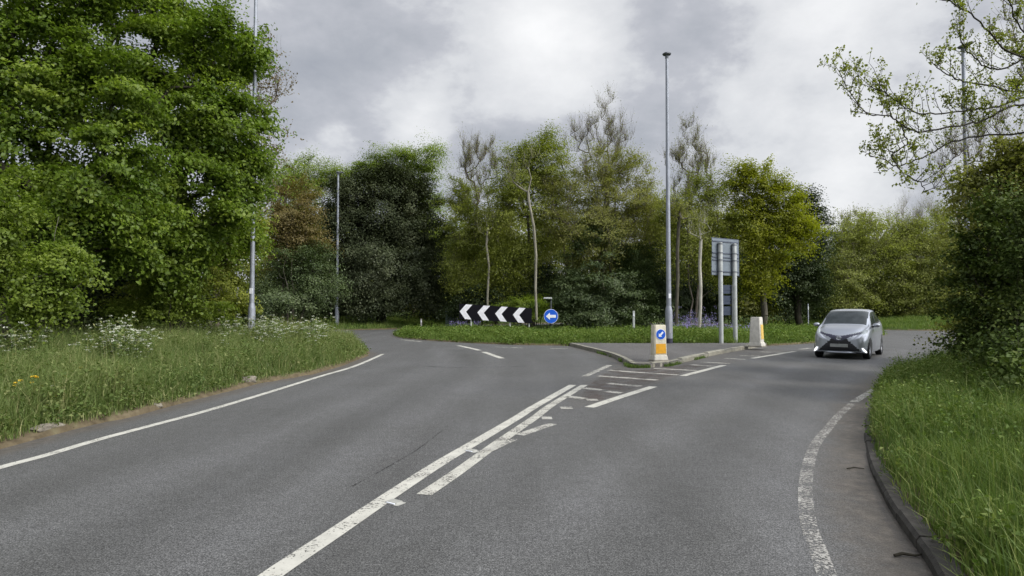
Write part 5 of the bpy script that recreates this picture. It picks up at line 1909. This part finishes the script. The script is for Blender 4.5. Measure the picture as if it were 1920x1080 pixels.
# lower grille: a wide trapezoid, and the dark V rising from the badge to the lamps
gw = 0.63 - (Z - 0.25) / (0.60 - 0.25) * 0.40
grille = front & (Z > 0.255) & (Z < 0.60) & (aY < gw) & (X > 1.40)
vc = 0.615 + np.maximum(aY - 0.05, 0) * 0.30
vband = front & (np.abs(Z - vc) < 0.030 + 0.045 * np.clip(1 - aY / 0.42, 0, 1)) & (aY < 0.60) & (X > 1.3)
cls[grille] = 7
cls[vband] = 8
hl = front & (aY > 0.36) & (aY < 0.75) & (Z > 0.60 + aY * 0.22) & (Z < 0.665 + aY * 0.28) & (X > 1.2) & (~vband)
cls[hl & (Yc > 0)] = 9
cls[hl & (Yc < 0)] = 10
val = (front & (Z < 0.215)) | ((Z < 0.20) & (X < 1.2))
cls[val & (cls == 0)] = 11
# dark pillars round the side glass
pil = (Z > zb_ + 0.02) & (Z < zt_ - 0.075) & (aY > wt_ * 0.9) & (X < 0.62) & (X > -1.25) & (cls == 0) & (Z < 0.95 + (0.66 - X) * 0.78)
cls[pil] = 12
WX = (1.17, -1.17)
for wi, wx in enumerate(WX):
    arch = ((X - wx) ** 2 + (Z - 0.285) ** 2 < 0.335 ** 2) & (aY > 0.52) & (Z < 0.64)
    cls[arch & (Yc > 0)] = 15 + 2 * wi
    cls[arch & (Yc < 0)] = 16 + 2 * wi
# tail lamps
tl_ = (X < -1.45) & (aY > 0.56) & (Z > 0.70) & (Z < 1.02)
cls[tl_ & (cls == 0) & (Yc > 0)] = 14
cls[tl_ & (cls == 0) & (Yc < 0)] = 19
M['tail'] = principled('tail', (0.30, 0.012, 0.012), 0.25, 0, 0.1, 6, 0.6)

cg = G(1574, 673)
heading = math.atan2(-cg[1], -cg[0]) - R(10.5)
car_c = np.array([cg[0], cg[1]]) - np.array([math.cos(heading), math.sin(heading)]) * 1.70
car = thing('car', (car_c[0], car_c[1], 0.0), 'small silver hatchback with a dark X shaped front driving towards the camera', 'car', None, heading)
parts = {}
names = {0: ('body', 'car_silver'), 1: ('windscreen', 'car_glass'), 2: ('rear_window', 'car_glass'), 3: ('side_window', 'car_glass'), 4: ('side_window', 'car_glass'),
         5: ('side_window', 'car_glass'), 6: ('side_window', 'car_glass'), 7: ('grille', 'car_black'), 8: ('grille_band', 'car_trim'), 9: ('headlight', 'lens'),
         10: ('headlight', 'lens'), 11: ('lower_valance', 'car_black'), 12: ('window_surround', 'car_black'), 14: ('tail_light', 'tail'), 19: ('tail_light', 'tail'), **{q: ('wheel_arch', 'car_black') for q in (15, 16, 17, 18)}}
for k, (nm, mt) in names.items():
    q = Q[cls == k]
    if not len(q):
        continue
    u, inv = np.unique(q.ravel(), return_inverse=True)
    parts[k] = mesh_np(nm, CV[u], inv.reshape(-1, 4), M[mt], car, smooth=True)
# chin strip, plate, badge, running lights, wipers
MB().tube([(1.50, 0.60, 0.225), (1.66, 0.45, 0.215), (1.735, 0.2, 0.212), (1.745, 0, 0.212), (1.735, -0.2, 0.212), (1.66, -0.45, 0.215), (1.50, -0.60, 0.225)], 0.028, 8).build('chin_strip', M['car_silver'], car, True)
MB().box(1.748, 1.775, -0.25, 0.25, 0.375, 0.475, 1, 0.008).build('number_plate', M['plate'], car)
mb = MB()
for a_, b_ in ((0.075, 0.05), (0.034, 0.05)):
    pts = [(1.762, math.cos(q) * a_, 0.655 + math.sin(q) * b_) for q in np.linspace(0, 2 * PI, 19)]
    mb.tube(pts, 0.011, 6)
pts = [(1.764, math.cos(q) * 0.055, 0.680 + math.sin(q) * 0.022) for q in np.linspace(0, 2 * PI, 15)]
mb.tube(pts, 0.010, 6)
mb.build('badge', M['chrome'], car, True)
for s in (-1, 1):
    MB().tube([(1.60, s * 0.735, 0.225), (1.66, s * 0.69, 0.285), (1.70, s * 0.64, 0.35)], [0.020, 0.030, 0.018], 8).build('running_light', M['running_light'], car, True)
    # door mirrors


def ellipsoid(c, r, n=12, k=8):
    vs, fs = [(c[0], c[1], c[2] - r[2])], []
    for j in range(1, k):
        ph = -PI / 2 + PI * j / k
        for i in range(n):
            a_ = 2 * PI * i / n
            vs.append((c[0] + r[0] * math.cos(ph) * math.cos(a_), c[1] + r[1] * math.cos(ph) * math.sin(a_), c[2] + r[2] * math.sin(ph)))
    vs.append((c[0], c[1], c[2] + r[2]))
    for i in range(n):
        fs.append((0, 1 + (i + 1) % n, 1 + i))
        fs.append((len(vs) - 1, 1 + (k - 2) * n + i, 1 + (k - 2) * n + (i + 1) % n))
        for j in range(k - 2):
            fs.append((1 + j * n + i, 1 + j * n + (i + 1) % n, 1 + (j + 1) * n + (i + 1) % n, 1 + (j + 1) * n + i))
    return vs, fs


for s in (-1, 1):
    mr = MB().poly(*ellipsoid((0.60, s * 0.875, 1.04), (0.07, 0.105, 0.066))).build('door_mirror', M['car_silver'], car, True)
    MB().tube([(0.60, s * 0.73, 0.99), (0.60, s * 0.82, 1.0)], 0.03, 8).build('mirror_arm', M['car_black'], mr)
    MB().box(0.70, 0.735, s * 0.05 - 0.30, s * 0.05 + 0.28, 1.105, 1.115).build('wiper', M['car_black'], car) if s > 0 else None
    # door seams and handles
    for hx in (-0.12, -0.95):
        MB().box(hx - 0.08, hx + 0.08, s * 0.780 - 0.012, s * 0.780 + 0.012, 0.83, 0.855, 1, 0.005).build('door_handle', M['car_silver'], car)
    for wx in WX:
        wh = bpy.data.objects.new('wheel', None)
        C.objects.link(wh)
        wh.parent = car
        wh.location = (wx, s * 0.685, 0.285)
        MB().lathe([(0.19, -0.085), (0.265, -0.092), (0.283, -0.07), (0.285, 0), (0.283, 0.07), (0.265, 0.092), (0.19, 0.085)], n=30, axis='y').build('tyre', M['tyre'], wh, True)
        MB().lathe([(0.19, -0.07), (0.195, 0.07)], n=30, axis='y').build('hub', M['car_black'], wh, True)
        mb = MB()
        mb.lathe([(0.055, s * 0.06), (0.05, s * 0.085), (0.01, s * 0.088)], n=14, axis='y')
        for q in range(8):
            a_ = q * 2 * PI / 8
            mb.tube([(math.cos(a_) * 0.04, s * 0.078, math.sin(a_) * 0.04), (math.cos(a_) * 0.192, s * 0.072, math.sin(a_) * 0.192)], [0.022, 0.016], 6)
        mb.tube([(math.cos(q) * 0.192, s * 0.074, math.sin(q) * 0.192) for q in np.linspace(0, 2 * PI, 31)], 0.012, 6)
        mb.build('rim', M['rim'], wh, True)
